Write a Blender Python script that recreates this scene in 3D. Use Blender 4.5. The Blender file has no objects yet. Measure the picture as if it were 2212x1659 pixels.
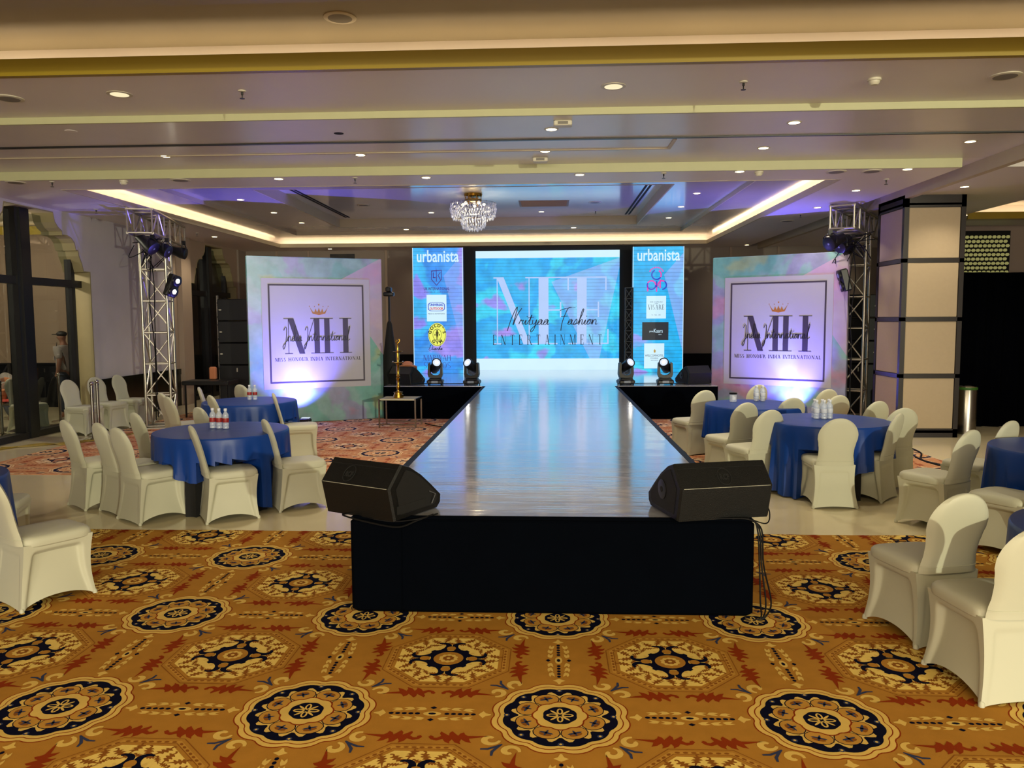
import bpy, math, random
from mathutils import Vector, Matrix, noise
R = math.radians
sc = bpy.context.scene
random.seed(7)
PI = math.pi

# ------------------------------------------------------------------ camera, world, exposure
cam_data = bpy.data.cameras.new('camera'); cam = bpy.data.objects.new('camera', cam_data)
sc.collection.objects.link(cam); sc.camera = cam
cam.location = (0, 0, 1.83)
cam.rotation_mode = 'QUATERNION'
cam.rotation_quaternion = (Matrix.Rotation(R(2.76), 3, 'Z') @ Matrix.Rotation(R(90 - 4.69), 3, 'X') @ Matrix.Rotation(R(-0.3), 3, 'Z')).to_quaternion()
cam_data.sensor_width = 36; cam_data.lens = 36 * 1700 / 2212
cam_data.clip_start = 0.05; cam_data.clip_end = 100
w = bpy.data.worlds.new('world'); sc.world = w; w.use_nodes = True
w.node_tree.nodes['Background'].inputs[0].default_value = (0.6, 0.62, 0.7, 1)
w.node_tree.nodes['Background'].inputs[1].default_value = 0.02
vs = sc.view_settings
sc.display_settings.display_device = 'sRGB'
vs.view_transform = 'Standard'; vs.look = 'None'; vs.exposure = 0.28; vs.gamma = 1.0; vs.use_curve_mapping = False
sc.cycles.use_denoising = True
sc.cycles.max_bounces = 7; sc.cycles.diffuse_bounces = 4; sc.cycles.glossy_bounces = 4; sc.cycles.transmission_bounces = 6
sc.cycles.transparent_max_bounces = 10
sc.cycles.sample_clamp_indirect = 3.0
sc.cycles.caustics_reflective = False; sc.cycles.caustics_refractive = False


def lamp(kind, name, loc, energy, col, target=None, size=.1, spot=60, blend=.5, size_y=None):
    d = bpy.data.lights.new(name, kind); d.energy = energy; d.color = col
    o = bpy.data.objects.new(name, d); sc.collection.objects.link(o); o.location = loc
    if kind == 'AREA':
        d.size = size
        if size_y: d.shape = 'RECTANGLE'; d.size_y = size_y
    else:
        d.shadow_soft_size = size
    if kind == 'SPOT': d.spot_size = R(spot); d.spot_blend = blend
    if target is not None:
        o.rotation_euler = (Vector(target) - Vector(loc)).to_track_quat('-Z', 'Y').to_euler()
    return o


WARM = (1.0, .86, .58)
# lights in the hall behind the photographer; the broad one at the rear is added fill
lamp('SPOT', 'house_light_right', (8.6, -11.0, 3.45), 5600, (1, .96, .68), (-1.2, 8.5, .6), .10, 54, .6)
lamp('SPOT', 'house_light_left', (-5.0, -4.8, 3.4), 420, (1, .90, .62), (1.5, 7.0, .8), .2, 80, .7)
lamp('AREA', 'rear_hall_light', (0, -.9, 3.7), 330, (1, .80, .46), (0, .2, 0), 7.0, size_y=2.5)
lamp('AREA', 'rear_fill_light', (1.5, -11.7, 2.0), 1000, (1, .93, .82), (1.5, 8, 3.0), 17.0, size_y=3.0)  # added frontal fill without a fitting, lifts the ceiling and walls


# ------------------------------------------------------------------ materials
def lin(h):
    h = h.lstrip('#'); out = []
    for i in (0, 2, 4):
        c = int(h[i:i + 2], 16) / 255
        out.append(c / 12.92 if c <= .04045 else ((c + .055) / 1.055) ** 2.4)
    return out


def N(nt, t, **k):
    n = nt.nodes.new(t)
    for a, b in k.items(): setattr(n, a, b)
    return n


def mat(name, col, rough=.6, metal=0., var=.08, vs_=6., bump=0., bs=150., coat=0., sheen=0., spec=.5, stretch=(1, 1, 1), emit=None, es=0., ior=1.5):
    c = lin(col) if isinstance(col, str) else list(col)
    m = bpy.data.materials.new(name); m.use_nodes = True; nt = m.node_tree
    b = nt.nodes['Principled BSDF']
    b.inputs['Roughness'].default_value = rough; b.inputs['Metallic'].default_value = metal
    b.inputs['Specular IOR Level'].default_value = spec; b.inputs['Coat Weight'].default_value = coat
    b.inputs['Coat Roughness'].default_value = .12; b.inputs['Sheen Weight'].default_value = sheen
    b.inputs['IOR'].default_value = ior
    tc = N(nt, 'ShaderNodeTexCoord'); mp = N(nt, 'ShaderNodeMapping'); mp.inputs['Scale'].default_value = stretch
    nt.links.new(tc.outputs['Object'], mp.inputs[0])
    no = N(nt, 'ShaderNodeTexNoise'); no.inputs['Scale'].default_value = vs_; no.inputs['Detail'].default_value = 3
    nt.links.new(mp.outputs[0], no.inputs['Vector'])
    mx = N(nt, 'ShaderNodeMix', data_type='RGBA')
    mx.inputs[6].default_value = [x * (1 - var) for x in c] + [1]
    mx.inputs[7].default_value = [min(1, x * (1 + var)) for x in c] + [1]
    nt.links.new(no.outputs[0], mx.inputs[0]); nt.links.new(mx.outputs[2], b.inputs['Base Color'])
    if bump:
        n2 = N(nt, 'ShaderNodeTexNoise'); n2.inputs['Scale'].default_value = bs; n2.inputs['Detail'].default_value = 2
        nt.links.new(mp.outputs[0], n2.inputs['Vector'])
        bp = N(nt, 'ShaderNodeBump'); bp.inputs['Strength'].default_value = bump; bp.inputs['Distance'].default_value = .01
        nt.links.new(n2.outputs[0], bp.inputs['Height']); nt.links.new(bp.outputs[0], b.inputs['Normal'])
    if emit:
        b.inputs['Emission Color'].default_value = lin(emit) + [1]; b.inputs['Emission Strength'].default_value = es
    return m


def emat(name, col, s, flicker=.1):
    m = mat(name, '#202020', .5, emit=col, es=s); nt = m.node_tree; b = nt.nodes['Principled BSDF']
    tc = nt.nodes['Texture Coordinate']
    no = N(nt, 'ShaderNodeTexNoise'); no.inputs['Scale'].default_value = 2.5
    nt.links.new(tc.outputs['Object'], no.inputs['Vector'])
    ma = N(nt, 'ShaderNodeMath', operation='MULTIPLY_ADD'); ma.inputs[1].default_value = s * flicker * 2; ma.inputs[2].default_value = s * (1 - flicker)
    nt.links.new(no.outputs[0], ma.inputs[0]); nt.links.new(ma.outputs[0], b.inputs['Emission Strength'])
    return m


M = {}
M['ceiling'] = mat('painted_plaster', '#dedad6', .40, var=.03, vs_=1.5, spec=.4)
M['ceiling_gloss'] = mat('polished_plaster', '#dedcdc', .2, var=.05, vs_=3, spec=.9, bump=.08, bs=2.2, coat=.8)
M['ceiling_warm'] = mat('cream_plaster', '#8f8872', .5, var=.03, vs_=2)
M['lip_yellow'] = mat('ochre_painted_lip', '#8f7a1c', .4, var=.12, vs_=.6)
M['lip_green'] = mat('pale_olive_lip', '#b4b48c', .5, var=.05)
M['lip_cream'] = mat('cream_lip', '#b9ae94', .5, var=.05)
M['wall_white'] = mat('patchy_white_wall_paint', '#b9b3ba', .6, var=.14, vs_=1.6, bump=.05, bs=20)
M['wall_beige'] = mat('beige_wall', '#9b8877', .6, var=.06, vs_=1.2)
M['wall_brown'] = mat('brown_wall_panel', '#8b7e72', .6, var=.06, vs_=1.2)
M['reveal'] = mat('olive_reveal', '#8f8560', .6, var=.15, vs_=3)
M['black_stone'] = mat('black_green_marble', '#10150f', .25, var=.6, vs_=7)
M['navy_cloth'] = mat('navy_black_cloth', '#05070f', .9, var=.2, sheen=.1, spec=.15, bump=.15, bs=60)
M['stage_skirt'] = mat('black_stage_cloth', '#020409', .95, var=.2, spec=.03, bump=.1, bs=80)
M['stage_edge'] = mat('navy_stage_felt', '#16263f', .9, var=.15, spec=.2)
M['dark_wood'] = mat('dark_wood', '#1c1413', .35, var=.3, vs_=9, stretch=(1, 1, .1))
M['frame_dark'] = mat('dark_window_frame', '#0c0b0f', .35, var=.3, vs_=5, stretch=(1, 1, .1))
M['fabric_panel'] = mat('beige_fabric_panel', '#a8977e', .8, var=.04, vs_=20, bump=.1, bs=300)
M['tile'] = mat('cream_marble_tile', '#d8ccaa', .13, var=.06, vs_=1.2, spec=.5)
M['chair'] = mat('white_stretch_spandex', '#bab9a3', .6, var=.02, vs_=3, sheen=.08, bump=.05, bs=25)
M['gold'] = mat('gold_leg', '#9c8a33', .3, metal=1)
M['blue'] = mat('royal_blue_satin', '#0b3784', .4, var=.08, vs_=3, spec=.35)
M['black_skirt'] = mat('black_table_skirt', '#050508', .8, var=.2)
M['alu'] = mat('aluminium_truss', '#b7b2a2', .32, metal=.85, var=.08, vs_=6)
M['black'] = mat('black_plastic', '#0b0c0e', .4, var=.2, vs_=9)
M['black_paint'] = mat('textured_black_paint', '#050606', .5, var=.3, vs_=9, bump=.35, bs=260, spec=.35)
M['black_matte'] = mat('matte_black', '#050506', .8, var=.2)
M['grille'] = mat('black_steel_grille', '#0d0f12', .5, var=.3, vs_=60)
M['scuff'] = mat('scuffed_edge', '#8f8e80', .6, var=.4, vs_=60)
M['chrome'] = mat('brushed_steel', '#9a958c', .25, metal=1, var=.08, vs_=20, stretch=(8, 8, .4))
M['polished'] = mat('polished_steel', '#c0beb8', .1, metal=1, var=.03)
M['brass'] = mat('brass', '#b6903a', .22, metal=1, var=.1, vs_=18)
M['white_top'] = mat('cream_laminate', '#b9b599', .3)
M['white_plastic'] = mat('white_plastic', '#c8c4b0', .45)
M['grey_plastic'] = mat('grey_speaker_mesh', '#77736a', .6, var=.1, vs_=80)
M['hole'] = mat('dark_hole', '#050505', .9)
M['cove'] = emat('warm_cove_strip', '#ffdcab', 8.0, .25)
M['lamp_warm'] = emat('warm_lamp_face', '#ffe3a8', 9.0, .05)
M['lamp_dim'] = emat('dim_warm_lamp_face', '#d8c8a0', 1.2, .05)
M['lens_white'] = emat('lit_white_lens', '#fff9e6', 14.0, .02)
M['lens_blue'] = emat('pale_lens_glow', '#b8c4d8', 1.3, .1)
M['lens_grey'] = mat('grey_led_lens', '#7c8794', .3, var=.35, vs_=70)
M['lens_strip'] = emat('warm_flood_lens', '#fff6d8', 20.0, .02)
M['skin'] = mat('skin', '#7d5542', .6, var=.05)
M['shirt_grey'] = mat('grey_shirt', '#8d8580', .8, var=.05)
M['shirt_orange'] = mat('peach_shirt', '#c27a50', .8, var=.1)
M['jeans'] = mat('blue_jeans', '#2a3142', .85, var=.15, vs_=20)
M['hair'] = mat('black_hair', '#0a0808', .6)
M['red_cloth'] = mat('red_cloth', '#b02a1a', .8, var=.15)
M['cable'] = mat('black_rubber_cable', '#050506', .6, spec=.2)
M['cable_yellow'] = mat('yellow_cable', '#8a7420', .5)
M['ink'] = mat('dark_ink', '#37303e', .5, var=.05)
M['ink_black'] = mat('black_ink', '#0d0b18', .5)
M['paper_white'] = mat('white_print', '#aaa9b2', .35, var=.02, spec=.5)
M['crown_gold'] = mat('gold_red_print', '#a5692c', .4, var=.5, vs_=14)
M['bottle_cap'] = mat('white_cap', '#d5d8e0', .4)
M['label_red'] = mat('red_bottle_label', '#8f1c18', .5, var=.3, vs_=60)
M['label_white'] = mat('white_bottle_label', '#c5cad6', .5, var=.2, vs_=90)


def glass(name, tint=(.8, .85, .86), ior=1.5, rough=0.0, tr=True):
    m = bpy.data.materials.new(name); m.use_nodes = True; nt = m.node_tree; nt.nodes.remove(nt.nodes['Principled BSDF'])
    out = nt.nodes['Material Output']
    g = N(nt, 'ShaderNodeBsdfGlossy'); g.inputs['Roughness'].default_value = rough
    t = N(nt, 'ShaderNodeBsdfTransparent'); mx = N(nt, 'ShaderNodeMixShader'); fr = N(nt, 'ShaderNodeFresnel'); fr.inputs[0].default_value = ior
    no = N(nt, 'ShaderNodeTexNoise'); no.inputs['Scale'].default_value = 3
    cm = N(nt, 'ShaderNodeMix', data_type='RGBA'); cm.inputs[6].default_value = [x * .96 for x in tint] + [1]; cm.inputs[7].default_value = list(tint) + [1]
    nt.links.new(no.outputs[0], cm.inputs[0]); nt.links.new(cm.outputs[2], t.inputs[0])
    ge = N(nt, 'ShaderNodeNewGeometry'); ml = N(nt, 'ShaderNodeMath', operation='MULTIPLY'); iv = N(nt, 'ShaderNodeMath', operation='SUBTRACT'); iv.inputs[0].default_value = 1
    nt.links.new(ge.outputs['Backfacing'], iv.inputs[1]); nt.links.new(iv.outputs[0], ml.inputs[0]); nt.links.new(fr.outputs[0], ml.inputs[1])
    nt.links.new(ml.outputs[0], mx.inputs[0]); nt.links.new(t.outputs[0], mx.inputs[1]); nt.links.new(g.outputs[0], mx.inputs[2])
    nt.links.new(mx.outputs[0], out.inputs[0]); return m


def clear(name, col, share, rough=.1, em=0.):
    m = glass(name, col, 1.55, rough); nt = m.node_tree; out = nt.nodes['Material Output']; last = out.inputs[0].links[0].from_node
    d = N(nt, 'ShaderNodeBsdfPrincipled'); d.inputs['Base Color'].default_value = list(col) + [1]; d.inputs['Roughness'].default_value = .15
    mx = N(nt, 'ShaderNodeMixShader'); mx.inputs[0].default_value = share
    nt.links.new(last.outputs[0], mx.inputs[1]); nt.links.new(d.outputs[0], mx.inputs[2]); nt.links.new(mx.outputs[0], out.inputs[0]); return m


M['glass'] = glass('dark_window_glass', (.70, .73, .72), 1.6)
M['bottle'] = clear('clear_bottle_plastic', (.82, .87, .95), .38)
M['crystal'] = clear('chandelier_crystal', (.80, .86, 1.0), .6, .05)


def watercolor(name, cols, scale, seed, emit=None, wedge=None, led=0., rough=.35):
    """painted wash of soft-edged colour patches; wedge = (x0, z0, dx, dz) half-plane that is paler"""
    m = bpy.data.materials.new(name); m.use_nodes = True; nt = m.node_tree; b = nt.nodes['Principled BSDF']; L = nt.links.new
    tc = N(nt, 'ShaderNodeTexCoord'); mp = N(nt, 'ShaderNodeMapping'); mp.inputs['Location'].default_value = (seed, 0, seed * .7); L(tc.outputs['Object'], mp.inputs[0])
    n1 = N(nt, 'ShaderNodeTexNoise'); n1.inputs['Scale'].default_value = scale; n1.inputs['Detail'].default_value = 4; n1.inputs['Roughness'].default_value = .45; n1.inputs['Distortion'].default_value = .25
    L(mp.outputs[0], n1.inputs['Vector'])
    cr = N(nt, 'ShaderNodeValToRGB'); e = cr.color_ramp.elements
    pos = [.26 + .48 * i / (len(cols) - 1) for i in range(len(cols))]
    k = 0
    e[0].position = pos[0]; e[0].color = lin(cols[0]) + [1]; e[1].position = 1; e[1].color = lin(cols[-1]) + [1]
    for i in range(1, len(cols)):
        q = e.new(pos[i] - .02); q.color = lin(cols[i - 1]) + [1]
        q = e.new(pos[i] + .012); q.color = lin(cols[i]) + [1]
    L(n1.outputs[0], cr.inputs[0])
    n2 = N(nt, 'ShaderNodeTexNoise'); n2.inputs['Scale'].default_value = scale * 5; n2.inputs['Detail'].default_value = 5
    L(mp.outputs[0], n2.inputs['Vector'])
    mv = N(nt, 'ShaderNodeMapRange'); mv.inputs[1].default_value = .3; mv.inputs[2].default_value = .7; mv.inputs[3].default_value = .8; mv.inputs[4].default_value = 1.15
    L(n2.outputs[0], mv.inputs[0])
    mul = N(nt, 'ShaderNodeVectorMath', operation='SCALE'); L(cr.outputs[0], mul.inputs[0]); L(mv.outputs[0], mul.inputs['Scale'])
    col = mul.outputs[0]
    sx = N(nt, 'ShaderNodeSeparateXYZ'); L(tc.outputs['Object'], sx.inputs[0])
    if wedge:
        planes, wc, amt = wedge; prev = None         # paler inside all the half-planes (x0, z0, nx, nz)
        for x0, z0, ax, az in planes:
            a = N(nt, 'ShaderNodeMath', operation='MULTIPLY_ADD'); a.inputs[1].default_value = ax; a.inputs[2].default_value = -ax * x0 - az * z0; L(sx.outputs[0], a.inputs[0])
            c = N(nt, 'ShaderNodeMath', operation='MULTIPLY_ADD'); c.inputs[1].default_value = az; L(sx.outputs[2], c.inputs[0]); L(a.outputs[0], c.inputs[2])
            g = N(nt, 'ShaderNodeMath', operation='GREATER_THAN'); g.inputs[1].default_value = 0; L(c.outputs[0], g.inputs[0])
            if prev: q = N(nt, 'ShaderNodeMath', operation='MULTIPLY'); L(prev.outputs[0], q.inputs[0]); L(g.outputs[0], q.inputs[1]); prev = q
            else: prev = g
        s = N(nt, 'ShaderNodeMath', operation='MULTIPLY'); s.inputs[1].default_value = amt; L(prev.outputs[0], s.inputs[0])
        mx = N(nt, 'ShaderNodeMix', data_type='RGBA'); L(s.outputs[0], mx.inputs[0]); L(col, mx.inputs[6]); mx.inputs[7].default_value = lin(wc) + [1]
        col = mx.outputs[2]
    if led:
        f = N(nt, 'ShaderNodeMath', operation='MULTIPLY'); f.inputs[1].default_value = 1 / led; L(sx.outputs[2], f.inputs[0])
        fr = N(nt, 'ShaderNodeMath', operation='FRACT'); L(f.outputs[0], fr.inputs[0])
        g = N(nt, 'ShaderNodeMath', operation='GREATER_THAN'); g.inputs[1].default_value = .12; L(fr.outputs[0], g.inputs[0])
        mr = N(nt, 'ShaderNodeMapRange'); mr.inputs[3].default_value = .62; mr.inputs[4].default_value = 1; L(g.outputs[0], mr.inputs[0])
        sc2 = N(nt, 'ShaderNodeVectorMath', operation='SCALE'); L(col, sc2.inputs[0]); L(mr.outputs[0], sc2.inputs['Scale']); col = sc2.outputs[0]
    if emit:
        b.inputs['Base Color'].default_value = (.01, .01, .012, 1); b.inputs['Roughness'].default_value = .5
        L(col, b.inputs['Emission Color']); b.inputs['Emission Strength'].default_value = emit
    else:
        L(col, b.inputs['Base Color']); b.inputs['Roughness'].default_value = rough
    return m


# ------------------------------------------------------------------ mesh builder
class MB:
    def __init__(s): s.v = []; s.f = []; s.m = []
    def add(s, vs_, fs, mi=0):
        o = len(s.v); s.v += [tuple(p) for p in vs_]; s.f += [tuple(i + o for i in f) for f in fs]; s.m += [mi] * len(fs); return s
    def box(s, x0, x1, y0, y1, z0, z1, mi=0, T=None):
        p = [(x, y, z) for z in (z0, z1) for x, y in ((x0, y0), (x1, y0), (x1, y1), (x0, y1))]
        if T: p = [T @ Vector(q) for q in p]
        return s.add(p, [(3, 2, 1, 0), (4, 5, 6, 7), (0, 1, 5, 4), (1, 2, 6, 5), (2, 3, 7, 6), (3, 0, 4, 7)], mi)
    def bbox(s, x0, x1, y0, y1, z0, z1, b=.01, mi=0, T=None):
        """box with chamfered edges"""
        P = []; F = []
        def lay(d, z): return [(x0 + d + b, y0 + d, z), (x1 - d - b, y0 + d, z), (x1 - d, y0 + d + b, z), (x1 - d, y1 - d - b, z), (x1 - d - b, y1 - d, z), (x0 + d + b, y1 - d, z), (x0 + d, y1 - d - b, z), (x0 + d, y0 + d + b, z)]
        for d, z in ((b, z0), (0, z0 + b), (0, z1 - b), (b, z1)): P += lay(d, z)
        for k in range(3):
            for i in range(8): j = (i + 1) % 8; F.append((k * 8 + i, k * 8 + j, k * 8 + 8 + j, k * 8 + 8 + i))
        F.append(tuple(range(7, -1, -1))); F.append(tuple(range(24, 32)))
        if T: P = [T @ Vector(q) for q in P]
        return s.add(P, F, mi)
    def tube(s, pts, r, n=8, mi=0, closed=False, cap=True):
        pts = [Vector(p) for p in pts]; k = len(pts); P = []; up = None
        rr = r if isinstance(r, (list, tuple)) else [r] * k
        for i, p in enumerate(pts):
            if closed: t = pts[(i + 1) % k] - pts[i - 1]
            else: t = pts[min(i + 1, k - 1)] - pts[max(i - 1, 0)]
            t.normalize()
            if up is None: up = Vector((0, 0, 1)) if abs(t.z) < .9 else Vector((1, 0, 0))
            a = t.cross(up); a.normalize(); b = a.cross(t); b.normalize(); up = b
            for j in range(n):
                q = 2 * PI * (j + .5) / n; P.append(p + (a * math.cos(q) + b * math.sin(q)) * rr[i])
        F = []
        for i in range(k if closed else k - 1):
            for j in range(n):
                a, b = i * n + j, i * n + (j + 1) % n; c, d = ((i + 1) % k) * n + (j + 1) % n, ((i + 1) % k) * n + j
                F.append((a, b, c, d))
        if cap and not closed: F.append(tuple(range(n - 1, -1, -1))); F.append(tuple((k - 1) * n + j for j in range(n)))
        return s.add(P, F, mi)
    def lathe(s, prof, n=20, c=(0, 0, 0), mi=0, T=None):
        P = []; k = len(prof); F = []
        for r, z in prof:
            for j in range(n): q = 2 * PI * j / n; P.append((c[0] + r * math.cos(q), c[1] + r * math.sin(q), c[2] + z))
        for i in range(k - 1):
            for j in range(n): F.append((i * n + j, i * n + (j + 1) % n, (i + 1) * n + (j + 1) % n, (i + 1) * n + j))
        F.append(tuple(range(n - 1, -1, -1))); F.append(tuple((k - 1) * n + j for j in range(n)))
        if T: P = [T @ Vector(q) for q in P]
        return s.add(P, F, mi)
    def prism(s, poly, a, b, f, mi=0):
        """poly of 2-d points extruded from a to b; f(u, v, w) gives the 3-d point"""
        n = len(poly); P = [f(u, v, a) for u, v in poly] + [f(u, v, b) for u, v in poly]
        F = [tuple(range(n)), tuple(range(2 * n - 1, n - 1, -1))] + [(i, n + i, n + (i + 1) % n, (i + 1) % n) for i in range(n)]
        return s.add(P, F, mi)
    def ball(s, c, r, n=10, mi=0, sc_=(1, 1, 1)):
        pr = [(max(r * math.sin(PI * i / n), .0005), -r * math.cos(PI * i / n)) for i in range(n + 1)]
        P0 = len(s.v); s.lathe(pr, n + 2, (0, 0, 0), mi)
        for i in range(P0, len(s.v)): v = s.v[i]; s.v[i] = (c[0] + v[0] * sc_[0], c[1] + v[1] * sc_[1], c[2] + v[2] * sc_[2])
        return s
    def build(s, name, mats, parent=None, smooth=True, loc=None, fix=True):
        me = bpy.data.meshes.new(name); me.from_pydata([tuple(p) for p in s.v], [], s.f); me.update()
        if not isinstance(mats, (list, tuple)): mats = [mats]
        for q in mats: me.materials.append(M[q] if isinstance(q, str) else q)
        if len(mats) > 1: me.polygons.foreach_set('material_index', s.m)
        if fix:
            import bmesh
            bm = bmesh.new(); bm.from_mesh(me); bmesh.ops.recalc_face_normals(bm, faces=bm.faces); bm.to_mesh(me); bm.free()
        if smooth:
            me.polygons.foreach_set('use_smooth', [True] * len(me.polygons)); me.set_sharp_from_angle(angle=R(38))
        o = bpy.data.objects.new(name, me); sc.collection.objects.link(o)
        if parent: o.parent = parent
        if loc: o.location = loc
        return o


def thing(name, label, cat, loc=(0, 0, 0), rz=0., group=None):
    o = bpy.data.objects.new(name, None); sc.collection.objects.link(o)
    o.location = loc; o.rotation_euler = (0, 0, rz); o.empty_display_size = .1
    return tag(o, label, cat, group)


def tag(o, label, cat, group=None):
    o['label'] = label; o['category'] = cat
    if group: o['group'] = group
    return o


def struct(o): o['kind'] = 'structure'; return o


def copy_tree(o, parent=None):
    c = o.copy(); sc.collection.objects.link(c); c.parent = parent
    for ch in list(o.children): copy_tree(ch, c)
    return c


def place(root, loc, rz, label, group=None, used={}):
    """the first placing moves the built thing itself, later ones copy it"""
    if root.name not in used: used[root.name] = 1; o = root
    else: o = copy_tree(root)
    o.location = loc; o.rotation_euler = (0, 0, rz); o['label'] = label
    if group: o['group'] = group
    return o


def spline(pts, n=6, closed=False):
    P = [Vector(p) for p in pts]; k = len(P); out = []
    for i in range(k if closed else k - 1):
        if closed: a, b, c, d = P[i - 1], P[i], P[(i + 1) % k], P[(i + 2) % k]
        else: a, b, c, d = P[max(i - 1, 0)], P[i], P[i + 1], P[min(i + 2, k - 1)]
        for j in range(n):
            t = j / n
            out.append(.5 * ((2 * b) + (c - a) * t + (2 * a - 5 * b + 4 * c - d) * t * t + (3 * b - a - 3 * c + d) * t ** 3))
    if not closed: out.append(P[-1])
    return out


def bx(name, mats, x0, x1, y0, y1, z0, z1, parent=None): return MB().box(x0, x1, y0, y1, z0, z1).build(name, mats, parent, smooth=False)


# ------------------------------------------------------------------ room shell
XL, XR, YB, YF, HC = -8.05, 12.0, 20.6, -12.0, 3.65
struct(bx('floor', 'tile', -14, XR, YF, YB, -.1, 0))
# ceiling levels, front to back
def cbox(name, m, *a): return struct(bx(name, m, *a))
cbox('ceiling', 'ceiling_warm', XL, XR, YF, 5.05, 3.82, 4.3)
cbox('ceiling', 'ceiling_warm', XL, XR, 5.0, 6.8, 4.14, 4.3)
mb = MB().box(XL, XR, 6.43, 7.67, 3.825, 3.86).box(XL, XR, 6.72, 7.67, 3.86, 4.3)
struct(mb.build('ceiling', 'ceiling', smooth=False))
mb = MB().box(XL, XR, 6.37, 6.43, 3.82, 3.955); struct(mb.build('trim_1', 'lip_yellow', smooth=False))
M['ceiling_satin'] = mat('satin_plaster', '#d6d2cf', .34, var=.05, vs_=3, spec=.5, bump=.12, bs=1.6, coat=.12)
cbox('ceiling', 'ceiling_satin', XL, XR, 7.69, 10.03, 3.76, 4.0)
cbox('trim_2', 'lip_green', XL, XR, 7.66, 7.69, 3.76, 3.83)
cbox('trim_3', 'lip_green', XL, 5.02, 10.02, 10.05, 3.65, 3.765)
# level C with the big opening
HX0, HX1, HY0, HY1 = -6.75, 3.85, 10.75, 19.6
mb = MB().box(XL, 5.02, 10.05, HY0, HC, 4.0).box(XL, HX0 - .25, HY0, YB, HC, 4.0).box(HX1 + .25, 5.02, HY0, YB, HC, 4.0).box(HX0 - .25, HX1 + .25, HY1 + .25, YB, HC, 4.0)
mb.box(HX0 - .25, HX0, HY0, HY1 + .25, HC, HC + .02).box(HX1, HX1 + .25, HY0, HY1 + .25, HC, HC + .02).box(HX0, HX1, HY1, HY1 + .25, HC, HC + .02)
struct(mb.build('ceiling', 'ceiling', smooth=False))
mb = MB().box(5.02, 5.34, 10.03, YB, 3.76, 4.0).box(5.34, XR, 10.03, 12.9, HC, 4.0).box(5.34, 7.4, 12.9, YB, HC, 4.0).box(7.4, XR, 12.9, 14.9, 3.85, 4.0).box(7.4, XR, 14.9, YB, 3.6, 4.0)
struct(mb.build('ceiling', 'ceiling', smooth=False))
cbox('trim_4', 'lip_cream', 5.30, 5.40, 8.7, YB, 3.60, HC + .12)
# the stepped recess: lip, set-back wall, D1, D2, E
def ring(x0, x1, y0, y1, t, z0, z1, mb):
    mb.box(x0 - t, x0, y0 - t, y1 + t, z0, z1).box(x1, x1 + t, y0 - t, y1 + t, z0, z1).box(x0, x1, y0 - t, y0, z0, z1).box(x0, x1, y1, y1 + t, z0, z1); return mb
struct(ring(HX0 + .03, HX1 - .03, HY0 + .03, HY1 - .03, .03, HC - .004, 3.737, MB()).build('trim_5', 'lip_cream', smooth=False))
ax0, ax1, ay0, ay1 = -5.93, 3.0, 11.6, 18.4      # middle step
bx0, bx1, by0, by1 = -4.67, 1.91, 12.4, 17.5     # inner step
mb = MB(); T3 = (3.823, 3.886, 4.066)
mb.box(HX0 - .25, ax0, HY0 - .25, HY1 + .25, T3[0], 4.0).box(ax1, HX1 + .25, HY0 - .25, HY1 + .25, T3[0], 4.0).box(ax0, ax1, HY0 - .25, ay0, T3[0], 4.0).box(ax0, ax1, ay1, HY1 + .25, T3[0], 4.0)
struct(mb.build('ceiling', 'ceiling_gloss', smooth=False))
mb = MB().box(ax0, bx0, ay0, ay1, T3[1], 4.0).box(bx1, ax1, ay0, ay1, T3[1], 4.0).box(bx0, bx1, ay0, by0, T3[1], 4.0).box(bx0, bx1, by1, ay1, T3[1], 4.0)
struct(mb.build('ceiling', 'ceiling_gloss', smooth=False))
cbox('ceiling', 'ceiling_gloss', bx0 - .1, bx1 + .1, by0 - .1, by1 + .1, T3[2], 4.2)
struct(ring(ax0 + .015, ax1 - .015, ay0 + .015, ay1 - .015, .02, T3[0] - .003, T3[1] + .01, MB()).build('trim_6', 'lip_cream', smooth=False))
struct(ring(bx0 + .02, bx1 - .02, by0 + .02, by1 - .02, .025, T3[1] - .004, T3[2] + .02, MB()).build('trim_7', 'lip_cream', smooth=False))
# cove lights
def strip(label, segs):
    m = MB()
    for s in segs: m.box(*s)
    return tag(m.build('cove_light', 'cove', smooth=False), label, 'light strip')
strip('warm light strip in the ochre-edged cove nearest the camera', [(XL + .1, XR - .1, 6.52, 6.56, 3.865, 3.885)])
strip('warm light strip around the big stepped ceiling recess over the runway', [
    (HX0 - .14, HX0 - .1, HY0, HY1, 3.66 + .02, 3.70), (HX1 + .1, HX1 + .14, HY0, HY1, 3.68, 3.70), (HX0, HX1, HY1 + .1, HY1 + .14, 3.705, 3.72)])
strip('warm light strip in the ceiling cove behind the square column', [(7.5, XR - .2, 14.70, 14.74, 3.64, 3.66)])
cbox('trim_8', 'lip_yellow', 7.4, XR, 14.5, 14.53, 3.56, 3.68)
cbox('trim_9', 'lip_cream', 7.4, XR, 14.53, 14.9, 3.58, 3.62)
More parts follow.
